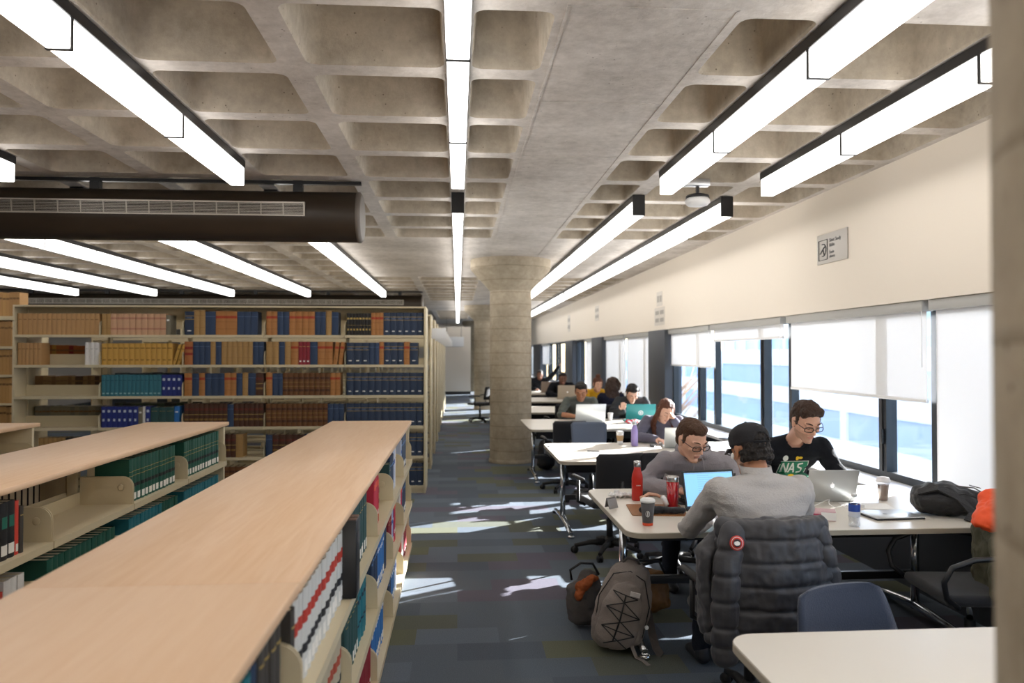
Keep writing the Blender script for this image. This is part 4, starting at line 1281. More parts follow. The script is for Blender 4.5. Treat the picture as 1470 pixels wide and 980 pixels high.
# small things around the red bottle
t = thing('leather_mat', 'brown leather mat under the headphones and black pouch', 'mat', (1.24, 4.66, TZ), R(-6))
m = MB(); m.prism(rrect(-.17, -.16, .17, .18, .02), 0, .004, mat('cork_leather', 0x8E5E36, .6, bump=.2, scale=90, var=.15)); m.build('mat_sheet', t)
t = thing('eyeglass_pouch', 'black rolled pouch lying on the brown mat', 'pouch', (1.24, 4.545, TZ + .0048), R(-4))
me = Blob().h(((-.11, 0, .024), (.03, .028, .022)), ((.0, .006, .024), (.03, .03, .023))).h(((.03, 0, .022), (.03, .03, .02)), ((.125, .0, .02), (.025, .026, .018))).mesh('pouch', .004, 3, disp=lambda c, n: .003 * noise.noise(c * 40), mats=[M_CHAIR])
mobj('pouch_body', me, t)
t = thing('headphones', 'peach and white headphones resting on the brown mat', 'headphones', (1.25, 4.76, TZ + .005))
pch = mat('peach_plastic', 0xD9A88C, .5)
m = MB(); m.tube([(-.07 + .0, .0, .03), (-.06, .03, .055), (-.02, .055, .07), (.03, .05, .065), (.065, .02, .045)], [.008, .01, .012, .01, .008], pch, n=8); m.build('headband', t)
for s in (-1, 1):
    m = MB(); m.lathe([(.01, -.015), (.034, -.013), (.036, .0), (.034, .013), (.01, .015)], M_WHITE if s > 0 else pch, n=18, M=Matrix.Translation((s * .068, -.005, .036)) @ Matrix.Rotation(R(70), 4, 'Y')); m.build('ear_cup', t)
t = thing('table_card', 'little grey tent card near the corner left of the mat', 'card', (.985, 4.74, TZ), R(38))
m = MB(); m.box((-.042, -.004, 0), (.042, 0, .062), mat('card_grey', 0x8E8C8C, .5), Matrix.Rotation(R(-18), 4, 'X'), bevel=.001)
m.box((-.042, .036, 0), (.042, .04, .06), mat('card_grey', 0x8E8C8C, .5), Matrix.Translation((0, .0, 0)) @ Matrix.Rotation(R(14), 4, 'X')); m.build('card_face', t)
t = thing('crumpled_tissue', 'crumpled white tissue behind the grey tent card', 'tissue', (1.12, 5.10, TZ))
me = Blob().h(((-.05, 0, .02), (.05, .04, .014)), ((.05, .02, .016), (.05, .04, .012))).h(((-.04, .0, .03), (.02, .02, .02))).mesh('tissue', .005, 1, disp=lambda c, n: .012 * noise.noise(c * 55), mats=[M_WHITE])
mobj('tissue_paper', me, t)
def mouse(x, y, label, rz=0):
    t = thing('computer_mouse', label, 'mouse', (x, y, TZ), R(rz))
    me = Blob().h(((0, -.02, .008), (.028, .035, .010)), ((0, .02, .012), (.027, .03, .014))).box((-.04, -.07, -.02), (.04, .07, -.0)).mesh('mouse', .003, 2, mats=[M_BLACK])
    bm = bmesh.new(); bm.from_mesh(me)
    bmesh.ops.bisect_plane(bm, geom=bm.verts[:] + bm.edges[:] + bm.faces[:], plane_co=(0, 0, .001), plane_no=(0, 0, 1), clear_inner=True)
    bm.to_mesh(me); bm.free()
    mobj('mouse_shell', me, t)
mouse(1.46, 4.86, 'small black mouse left of the blue-screen laptop', 20)
mouse(2.05, 7.86, 'black mouse beside the lilac bottle')
mouse(1.30, 5.16, 'dark mouse behind the red bottle and tissue', 60)
def pen(x, y, rz, label, name='pen', mm=M_BLACK):
    t = thing(name, label, 'pen', (x, y, TZ + .005), R(rz))
    m = MB(); m.tube([(-.065, 0, 0), (.055, 0, 0)], .0048, mm, n=8); m.build('barrel', t)
    m = MB(); m.tube([(.055, 0, 0), (.07, 0, 0)], [.004, .001], M_STEEL, n=8); m.build('tip', t)
pen(.975, 7.96, 62, 'black pen on the left corner of the sunlit table')
pen(1.36, 7.50, -20, 'dark pen lying in the middle of the sunlit table')
# right half of the table
M_PAPER = mat('paper_white', 0xF0EFEC, .7)
t = thing('paper_stack', 'white sheets of paper left of the water bottle', 'paper', (1.98, 4.30, TZ), R(8))
m = MB(); m.box((-.09, -.12, 0), (.09, .12, .006), M_PAPER); m.box((-.08, -.11, .0062), (.10, .12, .009), M_PAPER, Matrix.Rotation(R(6), 4, 'Z')); m.build('sheets', t)
t = thing('paper_sheet', 'sheet of paper under the charger near the iced coffee', 'paper', (2.62, 4.70, TZ), R(-14))
m = MB(); m.box((-.15, -.10, 0), (.15, .10, .002), M_PAPER); m.build('sheet', t)
t = thing('charger_cable', 'tangled white charging cable beside the silver fruit-logo laptop', 'cable', (2.36, 4.74, TZ))
m = MB()
pts = []
for q in range(60):
    u = q / 59
    pts.append((-.18 + .36 * u + .05 * math.sin(u * 17), -.02 + .05 * math.cos(u * 14) - .03 * u, .004 + .035 * abs(math.sin(u * 9)) * math.sin(u * PI)))
m.tube(pts, .0026, M_WHITE, n=6); m.build('cord', t)
m = MB(); m.box((.16, -.10, 0), (.22, -.04, .024), M_WHITE, bevel=.005); m.build('power_brick', t)
t = thing('glasses_case', 'black, white and magenta box with a dark pouch by the water bottle', 'box', (2.13, 4.36, TZ), R(-24))
m = MB(); m.box((-.07, -.05, 0), (.10, .05, .055), mat('tissue_box_pink', 0xC9A7AC, .6), bevel=.004); m.build('carton', t)
m = MB(); m.box((.02, -.051, .005), (.101, .051, .05), M_WHITE); m.box((-.071, -.03, .018), (.02, -.0505, .04), mat('magenta_print', 0x9C3050, .6)); m.build('printed_side', t)
t = thing('dark_pouch', 'small crumpled black pouch leaning on the pink and white box', 'pouch', (2.04, 4.42, TZ))
me = Blob().h(((-.01, 0, .02), (.03, .03, .02)), ((-.01, .01, .07), (.018, .02, .018))).h(((-.01, 0, .05), (.015, .015, .015)), ((.05, .01, .068), (.02, .012, .010))).mesh('pouch', .004, 2, disp=lambda c, n: .005 * noise.noise(c * 50), mats=[M_BLACK]); mobj('pouch_body', me, t)
t = thing('closed_laptop', 'closed silver laptop lying flat before the black backpack', 'laptop', (2.60, 4.40, TZ), R(4))
m = MB(); m.box((-.155, -.11, .001), (.155, .11, .008), M_LAPD, bevel=.003); m.build('laptop_base', t)
m = MB(); m.box((-.155, -.11, .0085), (.155, .11, .015), M_SILV, bevel=.003); m.build('lid', t)
m = MB(); m.lathe([(.012, .0151), (.013, .0158), (.001, .0158)], mat('dull_logo', 0x8E9194, .3), n=16, M=Matrix.Translation((-.03, 0, 0))); m.build('lid_logo', t)
pen(2.40, 4.45, 40, 'black pen between water bottle and closed laptop')
# the far table items
t = thing('gift_bow', 'red and white crinkled packet on the table by teal laptop', 'packet', (2.45, 10.45, TZ))
me = Blob().h(((-.06, 0, .03), (.04, .04, .03)), ((.06, 0, .03), (.04, .04, .03))).mesh('packet', .008, 1, disp=lambda c, n: .02 * noise.noise(c * 30), mats=[mat('packet_red', 0xD0223C, .5), M_WHITE], matfn=lambda c, n: int(noise.noise(c * 35) > 0)); mobj('packet_wrap', me, t)
cup((2.23, 10.95, TZ), 'small white cup between silver and teal laptops', M_WHITE, M_WHITE, h=.10)
t = thing('paper_sheet', 'white paper sheets on the table beside the silver laptop', 'paper', (2.25, 10.2, TZ), R(10))
m = MB(); m.box((-.2, -.14, 0), (.2, .14, .003), M_PAPER); m.build('sheet', t)
t = thing('folded_paper', 'white tented leaflet on the table left of the laptops', 'paper', (1.32, 8.06, TZ), R(10))

bpy.data.objects.remove(t)
t = thing('dark_folder', 'dark folder lying on the white ledge by the window mullion', 'folder', (3.30, 8.7, .701), R(30))
m = MB(); m.box((-.14, -.18, 0), (.14, .18, .012), M_BLACK, bevel=.003); m.build('folder_cover', t)

# ------------------------------------------------------------------ bags
GREYB = mat('grey_pack_fabric', 0x8A807A, .85, bump=.35, scale=160, var=.12)
GREYD = mat('grey_pack_dark', 0x55504E, .85, bump=.35, scale=160)
M_CORD = mat('black_cord', 0x141416, .6)
def wr(a, f, ox=0):
    return lambda c, n: a * noise.noise(Vector((c.x * f + ox, c.y * f, c.z * f))) + a * .5 * noise.noise(Vector((c.x * f * 2.7, c.y * f * 2.7, c.z * f * 2.7 + ox)))
t = thing('backpack', 'grey backpack with black bungee cords standing on the carpet', 'backpack', (.90, 4.34, 0), R(-14))
BT = Matrix.Rotation(R(12), 4, 'Y')
def T(p): return BT @ Vector(p)
me = Blob().h((T((0, 0, .10)), (.155, .095, .09)), (T((0, .02, .26)), (.165, .10, .10)), (T((0, .04, .43)), (.12, .085, .085)), seg=20).h((T((0, .08, .14)), (.14, .05, .12)), (T((0, .10, .42)), (.12, .04, .09))).box((-.3, -.3, -.3), (.3, .3, -.25)).mesh('pack', .007, 4, disp=wr(.008, 14), mats=[GREYB, GREYD], matfn=lambda c, n: int(c.y > .075))
def cut(me, z):
    bm = bmesh.new(); bm.from_mesh(me)
    bmesh.ops.bisect_plane(bm, geom=bm.verts[:] + bm.edges[:] + bm.faces[:], plane_co=(0, 0, z), plane_no=(0, 0, 1), clear_inner=True)
    for e in bm.edges: pass
    bmesh.ops.holes_fill(bm, edges=[e for e in bm.edges if e.is_boundary])
    bm.to_mesh(me); bm.free(); return me
mobj('pack_body', cut(me, 0.002), t)
me = Blob().h((T((-.01, -.075, .13)), (.12, .045, .10)), (T((-.005, -.065, .27)), (.115, .045, .10)), (T((0, -.045, .36)), (.085, .035, .06)), seg=20).mesh('pocket', .006, 4, disp=wr(.005, 18, 3), mats=[GREYB]); pk = mobj('front_pocket', me, t)
def strap(m, pts, wd, mm, th=.004, up=None):
    rings = []
    pts = [Vector(p) for p in pts]
    for k, p in enumerate(pts):
        tg = (pts[min(k + 1, len(pts) - 1)] - pts[max(k - 1, 0)]).normalized()
        u = Vector(up) if up else Vector((0, -1, 0))
        s_ = tg.cross(u).normalized(); n_ = s_.cross(tg).normalized()
        rings.append([p + s_ * wd / 2 + n_ * th / 2, p - s_ * wd / 2 + n_ * th / 2, p - s_ * wd / 2 - n_ * th / 2, p + s_ * wd / 2 - n_ * th / 2])
    m.ring_loft(rings, mm, smooth=False)
m = MB()
nodes = [(-.075, -.105, .37), (.07, -.105, .35), (-.095, -.123, .28), (.10, -.123, .25), (-.10, -.128, .17), (.09, -.128, .15), (-.07, -.12, .07), (.06, -.12, .07)]
for a, c_ in [(0, 3), (1, 2), (2, 5), (3, 4), (4, 7), (5, 6), (0, 1), (2, 3), (4, 5)]:
    pa, pc = Vector(nodes[a]), Vector(nodes[c_]); mid = (pa + pc) / 2 + Vector((0, -.008, 0))
    m.tube([T(pa), T(mid), T(pc)], .003, M_CORD, n=6)
m.tube([T((0, -.115, .36)), T((-.005, -.136, .22)), T((-.02, -.13, .10))], .005, M_CORD, n=6)
m.build('bungee_cord', t)
m = MB(); m.tube([T((-.05, .03, .50)), T((-.03, .02, .535)), T((.03, .02, .535)), T((.05, .03, .50))], .008, GREYD, n=8); m.build('grab_handle', t)
m = MB(); strap(m, [(.16, .10, .30), (.20, .11, .18), (.22, .08, .08), (.24, .0, .03), (.27, -.06, .008)], .045, GREYD); m.build('shoulder_strap', t)
m = MB(); strap(m, [(.10, -.05, .06), (.13, -.10, .006), (.17, -.14, .005), (.20, -.20, .005)], .022, GREYB, up=(0, 0, 1)); m.build('loose_strap', t)
m = MB(); m.tube([T((-.135, -.03, .12)), T((-.145, -.03, .30)), T((-.09, -.03, .44)), T((.0, -.03, .475)), T((.09, -.03, .44)), T((.145, -.03, .30)), T((.14, -.03, .12))], .0035, M_CORD, n=6); m.build('zipper', t)
m = MB(); m.box((.02, -.082, .385), (.075, -.074, .41), mat('white_embroidery', 0xC8C2BE, .7), BT @ Matrix.Rotation(R(8), 4, 'X')); m.build('small_logo', t)
m = MB(); m.ell(T((.15, -.07, .20)), (.012, .01, .012), M_WHITE); m.build('buckle', t)
t = thing('shoulder_bag', 'small grey bag with orange-brown lining behind the grey backpack', 'bag', (.80, 4.72, 0), R(10))
me = Blob().h(((0, 0, .09), (.12, .08, .08)), ((-.02, 0, .24), (.11, .07, .05))).h(((.02, .0, .24), (.09, .06, .04)), ((.03, .03, .32), (.06, .03, .03))).mesh('bag', .007, 3, disp=wr(.008, 16), mats=[GREYD]); mobj('bag_body', cut(me, .002), t)
me = Blob().h(((-.04, -.05, .27), (.05, .03, .025)), ((.03, -.035, .31), (.04, .03, .02))).h(((-.06, -.06, .22), (.025, .02, .03)), ((-.04, -.05, .27), (.03, .03, .02))).mesh('lining', .006, 2, disp=wr(.012, 24), mats=[mat('rust_lining', 0x9A4E22, .8)]); mobj('lining', me, t)
m = MB(); m.tube([(-.09, 0, .30), (-.10, .0, .36), (-.03, 0, .40), (.05, 0, .39), (.09, 0, .32)], .008, M_CORD, n=8); m.build('bag_handle', t)

BLKF = mat('black_pack_fabric', 0x16171B, .55, bump=.3, scale=120)
t = thing('backpack', 'black backpack lying on the table beside the closed blind', 'backpack', (3.02, 4.40, TZ), R(-22))
me = Blob().h(((-.20, 0, .085), (.05, .13, .08)), ((-.05, 0, .10), (.08, .15, .10)), ((.20, .0, .05), (.07, .12, .045)), seg=20).h(((-.20, -.02, .10), (.03, .08, .06)), ((-.14, -.02, .16), (.04, .07, .04))).h(((.0, -.02, .14), (.10, .09, .04)), ((.18, -.02, .085), (.07, .07, .03))).mesh('pack', .007, 3, disp=wr(.012, 11, 4), mats=[BLKF]); mobj('pack_body', cut(me, .002), t)
m = MB(); m.tube([(-.10, -.13, .13), (.02, -.125, .15), (.14, -.10, .11), (.22, -.06, .075), (.22, .04, .08)], .004, M_CORD, n=6); m.tube([(-.02, -.09, .19), (.08, -.07, .18), (.19, -.05, .115)], .004, GREYD, n=6); m.build('zipper', t)
m = MB(); strap(m, [(-.22, -.08, .14), (-.12, -.12, .18), (-.02, -.14, .13), (.05, -.16, .05), (.02, -.20, .006)], .05, BLKF, th=.012, up=(0, -.5, .8)); m.build('shoulder_strap', t)
m = MB(); m.box((.02, -.03, .196), (.08, -.01, .20), GREYD, Matrix.Rotation(R(14), 4, 'Y')); m.build('small_logo', t)
t = thing('backpack', 'black backpack on the floor under the near end of the first occupied table', 'backpack', (1.75, 5.0, 0), R(20))
me = Blob().h(((0, 0, .1), (.16, .11, .1)), ((0, .02, .36), (.12, .09, .09))).mesh('pack', .012, 3, disp=wr(.01, 12), mats=[BLKF]); mobj('pack_body', cut(me, .002), t)
t = thing('backpack', 'dark backpack on the carpet at the foot of the full-height column', 'backpack', (1.30, 11.1, 0), R(0))
me = Blob().h(((0, 0, .1), (.14, .11, .1)), ((0, .02, .36), (.11, .09, .09))).mesh('pack', .012, 3, disp=wr(.01, 12), mats=[BLKF]); mobj('pack_body', cut(me, .002), t)
t = thing('tan_bag', 'tan leather bag on the floor under the man in the cap', 'bag', (1.25, 4.95, 0), R(-15))
me = Blob().h(((0, 0, .08), (.16, .08, .08)), ((0, 0, .24), (.13, .06, .05))).mesh('bag', .009, 2, disp=wr(.012, 14), mats=[mat('tan_leather', 0x7A5228, .6, bump=.2, scale=40)]); mobj('bag_body', cut(me, .002), t)
m = MB(); m.tube([(-.12, 0, .26), (-.08, .0, .34), (.08, 0, .34), (.12, 0, .26)], .009, M_CORD, n=8); m.build('bag_handle', t)

# ------------------------------------------------------------------ coats
PUFF = mat('charcoal_puffer_nylon', 0x35353A, .55, bump=.25, scale=30, sheen=.1)
t = thing('puffer_jacket', 'charcoal quilted puffer jacket with round red badge over a chair back', 'jacket', (1.385, 3.27, .02), R(0))
b_ = Blob()
zs_ = [.935, .84, .74, .64, .54, .45]
# quilted back panel: padded tubes across, following the chair's curve
for k, (z, z2) in enumerate(zip(zs_, zs_[1:])):
    for u in range(-3, 3):
        def pt(q, zz, kk): 
            x = q / 3 * (.215 + .012 * kk); return Vector((x, -.075 + .075 * (abs(q) / 3) ** 2.2 - .004 * kk, zz))
        b_.h((pt(u, z, k), (.04, .034, .035)), (pt(u + 1, z, k), (.04, .034, .035)), (pt(u, z2, k + 1), (.04, .034, .035)), (pt(u + 1, z2, k + 1), (.04, .034, .035)), seg=10)
b_.h(((-.17, -.02, .935), (.05, .04, .035)), ((.17, -.02, .935), (.05, .04, .035)), ((0, -.06, .925), (.05, .045, .035)))
b_.h(((-.18, .0, .925), (.05, .045, .04)), ((-.19, .09, .90), (.04, .04, .05)))
b_.h(((.18, .0, .925), (.05, .045, .04)), ((.19, .09, .90), (.04, .04, .05)))
def puff(c, n):
    f = 0.0
    dz = min(abs(c.z - q) for q in (.885, .785, .685, .585, .49))
    f -= .013 * math.exp(-((dz + .012 * noise.noise(Vector((c.x * 9, 0, c.z * 3)))) / .011) ** 2)
    return f + .010 * noise.noise(Vector((c.x * 16, c.y * 8, c.z * 9))) + .005 * noise.noise(Vector((c.x * 40, c.y * 20, c.z * 30)))
me = b_.mesh('jacket', .007, 3, disp=puff, mats=[PUFF]); mobj('jacket_body', me, t)
for s, pts, r0 in ((-1, [(-.19, -.04, .90), (-.22, -.065, .79), (-.23, -.07, .68), (-.235, -.07, .57), (-.235, -.065, .46), (-.23, -.06, .40)], .063), (1, [(.20, -.01, .90), (.24, -.01, .79), (.265, .01, .70), (.28, .03, .62)], .058)):
    b_ = Blob(); b_.chain(pts, [(r0, r0 * .8, r0)] * len(pts))
    mids = [(Vector(a) + Vector(c)) / 2 for a, c in zip(pts, pts[1:])]
    def pf(c, n, mids=mids):
        d_ = min(abs((c - q).dot(Vector((0, 0, 1)))) for q in mids)
        return -.009 * math.exp(-(d_ / .011) ** 2) + .007 * noise.noise(c * 16)
    me = b_.mesh('sleeve', .006, 3, disp=pf, mats=[PUFF]); mobj('sleeve', me, t)
me = Blob().h(((-.30, .02, .80), (.03, .06, .05)), ((-.29, .02, .50), (.03, .06, .05))).h(((-.30, .02, .80), (.03, .06, .05)), ((-.20, .05, .88), (.04, .05, .04))).mesh('flap', .007, 3, disp=wr(.01, 14), mats=[PUFF]); mobj('front_flap', me, t)
Mx = Matrix.Translation((-.20, -.118, .885)) @ Matrix.Rotation(R(82), 4, 'X')
m = MB()
m.lathe([(.031, 0), (.031, .004), (.001, .004)], mat('badge_red', 0xC8362E, .7), n=28, M=Mx)
m.lathe([(.026, .004), (.026, .0048), (.001, .0048)], mat('badge_white', 0xE8E4E0, .7), n=28, M=Mx)
m.lathe([(.0235, .0048), (.0235, .0054), (.001, .0054)], mat('badge_red', 0xC8362E, .7), n=28, M=Mx)
m.lathe([(.0175, .0054), (.0175, .006), (.001, .006)], mat('badge_ink', 0x22222A, .7), n=28, M=Mx)
m.prism([(-.011, -.007), (-.004, -.010), (.004, -.010), (.011, -.007), (.013, .001), (.007, .006), (.003, .009), (-.004, .007), (-.010, .006), (-.014, .001)], .006, .0068, mat('badge_white', 0xE8E4E0, .7), M=Mx)
m.build('round_badge', t)
OLIVE = mat('olive_parka_cloth', 0x4C4A38, .8, bump=.3, scale=60); ORNG = mat('orange_lining', 0xE8501C, .6, bump=.2, scale=40)
t = thing('parka', 'olive parka with bright orange hood lining hanging by the near column', 'jacket', (2.84, 3.80, 0), R(0))
me = Blob().h(((0, 0, .80), (.08, .18, .08)), ((0.02, 0, .45), (.09, .20, .08))).h(((-.10, -.16, .74), (.06, .06, .07)), ((-.11, -.17, .50), (.055, .055, .06))).h(((-.02, -.05, .80), (.09, .12, .06)), ((-.09, -.16, .74), (.06, .06, .07))).mesh('parka', .009, 3, disp=wr(.016, 11, 2), mats=[OLIVE]); mobj('parka_body', me, t)
me = Blob().h(((-.06, -.08, .90), (.09, .10, .05)), ((-.13, -.10, .84), (.07, .08, .04)), ((.02, .02, .94), (.08, .10, .05))).mesh('hood', .008, 2, disp=wr(.018, 13, 5), mats=[ORNG]); mobj('hood_lining', me, t)
# ------------------------------------------------------------------ people (local frame: the sitter faces +Y)
SKIN = mat('skin', 0xDDAE96, .5, var=.05, scale=12, spec=.35); SKIN2 = mat('skin_tan', 0xB98262, .5, var=.05, scale=12); SKIN3 = mat('skin_brown', 0x7A5240, .5, var=.05, scale=12)
LIPS = mat('lips', 0xC58C7C, .45); LASH = mat('eyelash_line', 0x2A1C16, .7); STUB = mat('stubble_skin', 0xC29A84, .65, var=.08, scale=60)
def hairmat(n, c): 
    m = mat(n, c, .55, bump=.9, scale=90, var=.3, spec=.3)
    return m
H_BROWN = hairmat('brown_hair', 0x4A3222); H_DARK = hairmat('dark_hair', 0x1C1614); H_CHEST = hairmat('chestnut_hair', 0x5A3424); H_MED = hairmat('medium_brown_hair', 0x3C2A20)
def cloth(n, c, **k): return mat(n, c, .9, bump=.35, scale=k.get('scale', 120), sheen=0.0 if (c >> 8 & 255) < 64 else .15, var=.06, spec=.2)
DENIM = cloth('dark_trousers', 0x1E222C); SHOE = mat('dark_shoe', 0x1C1C20, .6)

def V(*a): return Vector(a)
def hand(b, wrist, fdir, side, curl=.5, palm_n=Vector((0, 0, -1)), s=1.0):
    """palm, four unequal bent fingers and a thumb; side = +1 when the thumb lies towards +s axis"""
    f = fdir.normalized(); n = (palm_n - f * palm_n.dot(f)).normalized(); sx = f.cross(n).normalized() * side
    k0 = wrist + f * .085 * s
    b.h((wrist, .024 * s), (wrist + f * .03 * s, .026 * s))
    hull(b.bm, [(wrist + f * .02 * s + sx * .012 * s, .016 * s), (wrist + f * .02 * s - sx * .014 * s, .014 * s), (k0 + sx * .030 * s, .0125 * s), (k0 - sx * .032 * s + f * -.008 * s, .0115 * s)], 8)
    for j, (off, L_) in enumerate(((.033, .072), (.011, .080), (-.011, .074), (-.033, .058))):
        p = k0 + sx * off * s - (f * .008 * s if j == 3 else V(0, 0, 0))
        d = (f + sx * off * 1.8 - n * -.0).normalized()
        pts = [p]; ang = 0
        for seg_, fr in enumerate((.45, .32, .25)):
            ang += curl * (.55 + .25 * seg_)
            dd = (d * math.cos(ang) + n * math.sin(ang)).normalized()
            pts.append(pts[-1] + dd * L_ * fr * s)
        b.chain(pts, [.0092 * s, .0086 * s, .0078 * s, .0068 * s], 8)
    tp = wrist + f * .028 * s + sx * .024 * s
    t1 = tp + (f * .5 + sx * .8 + n * .25).normalized() * .036 * s
    t2 = t1 + (f * .85 + sx * .35 + n * .3).normalized() * .030 * s
    t3 = t2 + (f * 1.0 + n * .3).normalized() * .022 * s
    b.chain([tp, t1, t2, t3], [.014 * s, .0115 * s, .0098 * s, .008 * s], 8)

def person(name_label, loc, rz, head, hpitch=25, hyaw=0, hroll=0, sh=(.19, .10, 1.02), chest=(0, .08, .93), elbows=None, wrists=None, hdir=None, curl=.5,
           skin=SKIN, top=None, top_name='hoodie', trousers=DENIM, voxel=.0055, hs=1.0, hair=None, hair_style='short', glasses=None, sleeves=True,
           hood=False, collar=None, cap=False, beard=False, knees=None, ankles=None, group=None, extra=None, fat=1.0, hip=(0, 0, .52)):
    root = None
    hc = V(*head)
    RM = Matrix.Rotation(R(hyaw), 4, 'Z') @ Matrix.Rotation(R(hroll), 4, 'Y') @ Matrix.Rotation(R(-hpitch), 4, 'X')
    HM = Matrix.Translation(hc) @ RM @ Matrix.Scale(hs, 4)
    R3 = RM.to_3x3()
    def hp(x, y, z): return HM @ V(x, y, z)
    def he(x, y, z, rx, ry, rz_): return (hp(x, y, z), (rx * hs, ry * hs, rz_ * hs), R3)
    hipc = V(*hip); ch = V(*chest)
    SL, SR = V(-sh[0], sh[1], sh[2]), V(sh[0], sh[1], sh[2])
    EL, ER = [V(*e) for e in (elbows or ((-.27, .26, .80), (.27, .26, .80)))]
    WL, WR = [V(*e) for e in (wrists or ((-.12, .47, .775), (.12, .47, .775)))]
    KL, KR = [V(*e) for e in (knees or ((-.13, .45, .50), (.13, .45, .50)))]
    AL, AR = [V(*e) for e in (ankles or ((-.13, .40, .09), (.13, .40, .09)))]
    HL, HR = hipc + V(-.095, .02, 0), hipc + V(.095, .02, 0)
    neck0 = V(0, sh[1] - .005, sh[2] + .035)
    waist = hipc.lerp(ch, .5) + V(0, -.01, 0)
    def torso(b, e):
        b.h((hipc, (.165 + e, .115 + e, .10 + e)), (waist, (.145 * fat + e, .105 * fat + e, .10)), seg=16)
        b.h((waist, (.145 * fat + e, .105 * fat + e, .10)), (ch, (.165 * fat + e, .112 * fat + e, .12)), seg=16)
        b.h((ch, (.16 * fat + e, .11 * fat + e, .12)), (SL + V(.03, -.01, -.02), (.06 + e, .06 + e, .055 + e)), (SR + V(-.03, -.01, -.02), (.06 + e, .06 + e, .055 + e)), seg=16)
        b.h((SL + V(.04, 0, -.005), (.05 + e, .05 + e, .045 + e)), (SR + V(-.04, 0, -.005), (.05 + e, .05 + e, .045 + e)), (neck0 + V(0, 0, .0), (.06 + e, .055 + e, .035 + e)), seg=14)
    def arm(b, S, E_, W_, e, end=1.0):
        b.h((S, .052 + e), (S.lerp(E_, .5), .047 + e)); b.h((S.lerp(E_, .5), .047 + e), (E_, .039 + e))
        wE = E_.lerp(W_, end)
        b.h((E_, .039 + e), (E_.lerp(W_, .35 * end), .038 + e)); b.h((E_.lerp(W_, .35 * end), .038 + e), (wE, (.026 if end > .9 else .034) + e))
    def leg(b, H_, K_, A_, e):
        b.h((H_, .082 + e), (H_.lerp(K_, .5), .075 + e)); b.h((H_.lerp(K_, .5), .075 + e), (K_, .056 + e))
        b.h((K_, .056 + e), (K_.lerp(A_, .35), .054 + e)); b.h((K_.lerp(A_, .35), .054 + e), (A_, .038 + e))
    # body, one continuous surface
    b = Blob()
    torso(b, 0)
    for S, E_, W_ in ((SL, EL, WL), (SR, ER, WR)): arm(b, S, E_, W_, 0)
    for H_, K_, A_ in ((HL, KL, AL), (HR, KR, AR)):
        leg(b, H_, K_, A_, 0); b.h((A_ + V(0, -.02, -.05), .03), (A_ + V(0, .15, -.06), .022))
    b.h((neck0, (.058, .056, .04)), (hp(0, -.022, -.06), .054 * hs))
    # head
    b.h(he(0, -.012, .035, .076, .094, .084), he(0, .02, -.01, .066, .068, .06), seg=20)
    b.h(he(0, .022, .0, .064, .064, .05), he(0, .055, -.085, .026, .026, .020), seg=16)
    for s in (-1, 1):
        b.h(he(s * .048, .0, -.045, .018, .022, .02), he(s * .012, .066, -.092, .014, .014, .014), seg=10)
        b.h(he(s * .040, .062, -.012, .020, .018, .018))                        # cheek
        b.h(he(s * .031, .078, .018, .0135, .011, .0125))                        # closed lid
        b.h(he(s * .045, .070, .036, .010, .010, .007), he(s * .014, .088, .034, .010, .009, .007), seg=8)  # brow ridge
        b.h(he(s * .079, -.012, .018, .008, .018, .016), he(s * .076, -.004, -.022, .007, .010, .010), seg=10)  # ear
        b.h(he(s * .011, .100, -.020, .007, .009, .006))                          # nostril wing
    b.h(he(0, .086, .026, .008, .009, .010), he(0, .112, -.014, .010, .010, .009), seg=10)   # nose
    b.h(he(0, .083, -.048, .022, .012, .006)); b.h(he(0, .082, -.057, .018, .012, .006))     # lips
    b.h(he(0, .078, -.085, .018, .016, .014))                                                # chin
    hd = hdir or ((WL - EL), (WR - ER))
    hand(b, WL, hd[0], 1, curl); hand(b, WR, hd[1], -1, curl)
    HMi = HM.inverted()
    def mf(c, n):
        p = HMi @ c
        if p.z < .14 and p.length < .2:
            if abs(p.x) < .021 - abs(p.z + .052) * .8 and p.y > .078 and -.061 < p.z < -.043: return 1
            if beard and -.115 < p.z < -.035 and p.y > -.01 and abs(p.x) < .07: return 2
        return 0
    me = b.mesh('person', voxel, 2, mats=[skin, LIPS, STUB], matfn=mf)
    root = mobj('person', me, None, loc, (0, 0, R(rz))); tag(root, name_label, 'person', group)
    # upper garment
    topm = top or cloth('grey_hoodie', 0x77737A)
    vx = max(voxel, .007)
    seedv = hash(top_name) % 7 + len(name_label)
    def fold(c, n):
        # drag folds: stronger round the elbows and the waist
        w_ = .0
        for q, rr_ in ((EL, .13), (ER, .13), (waist, .15), (SL + V(0, 0, -.1), .1), (SR + V(0, 0, -.1), .1)):
            w_ = max(w_, math.exp(-((c - q).length / rr_) ** 2))
        r = noise.noise(V(c.x * 9 + seedv, c.y * 9, c.z * 22)); r2 = 1 - abs(noise.noise(V(c.x * 14, c.y * 14 + seedv, c.z * 26))) * 2
        return (.006 + .010 * w_) * r + .006 * w_ * r2 - .002
    b = Blob(); torso(b, .02)
    b.h((hipc + V(0, 0, .06), (.175 * fat, .125 * fat, .05)), (waist, (.165 * fat, .125 * fat, .08)), seg=16)
    for S, E_, W_ in ((SL, EL, WL), (SR, ER, WR)):
        arm(b, S, E_, W_, .018, 1.0 if sleeves is True else .02)
        if sleeves is True: b.h((W_.lerp(E_, .10), .036), (W_.lerp(E_, .02), .033))
    me = b.mesh(top_name, vx, 3, disp=fold, mats=[topm])
    # open the neck: drop what lies inside the neck tube
    bm = bmesh.new(); bm.from_mesh(me)
    nd = (hp(0, -.022, -.06) - neck0).normalized(); c0 = neck0 + V(0, .012, .0)
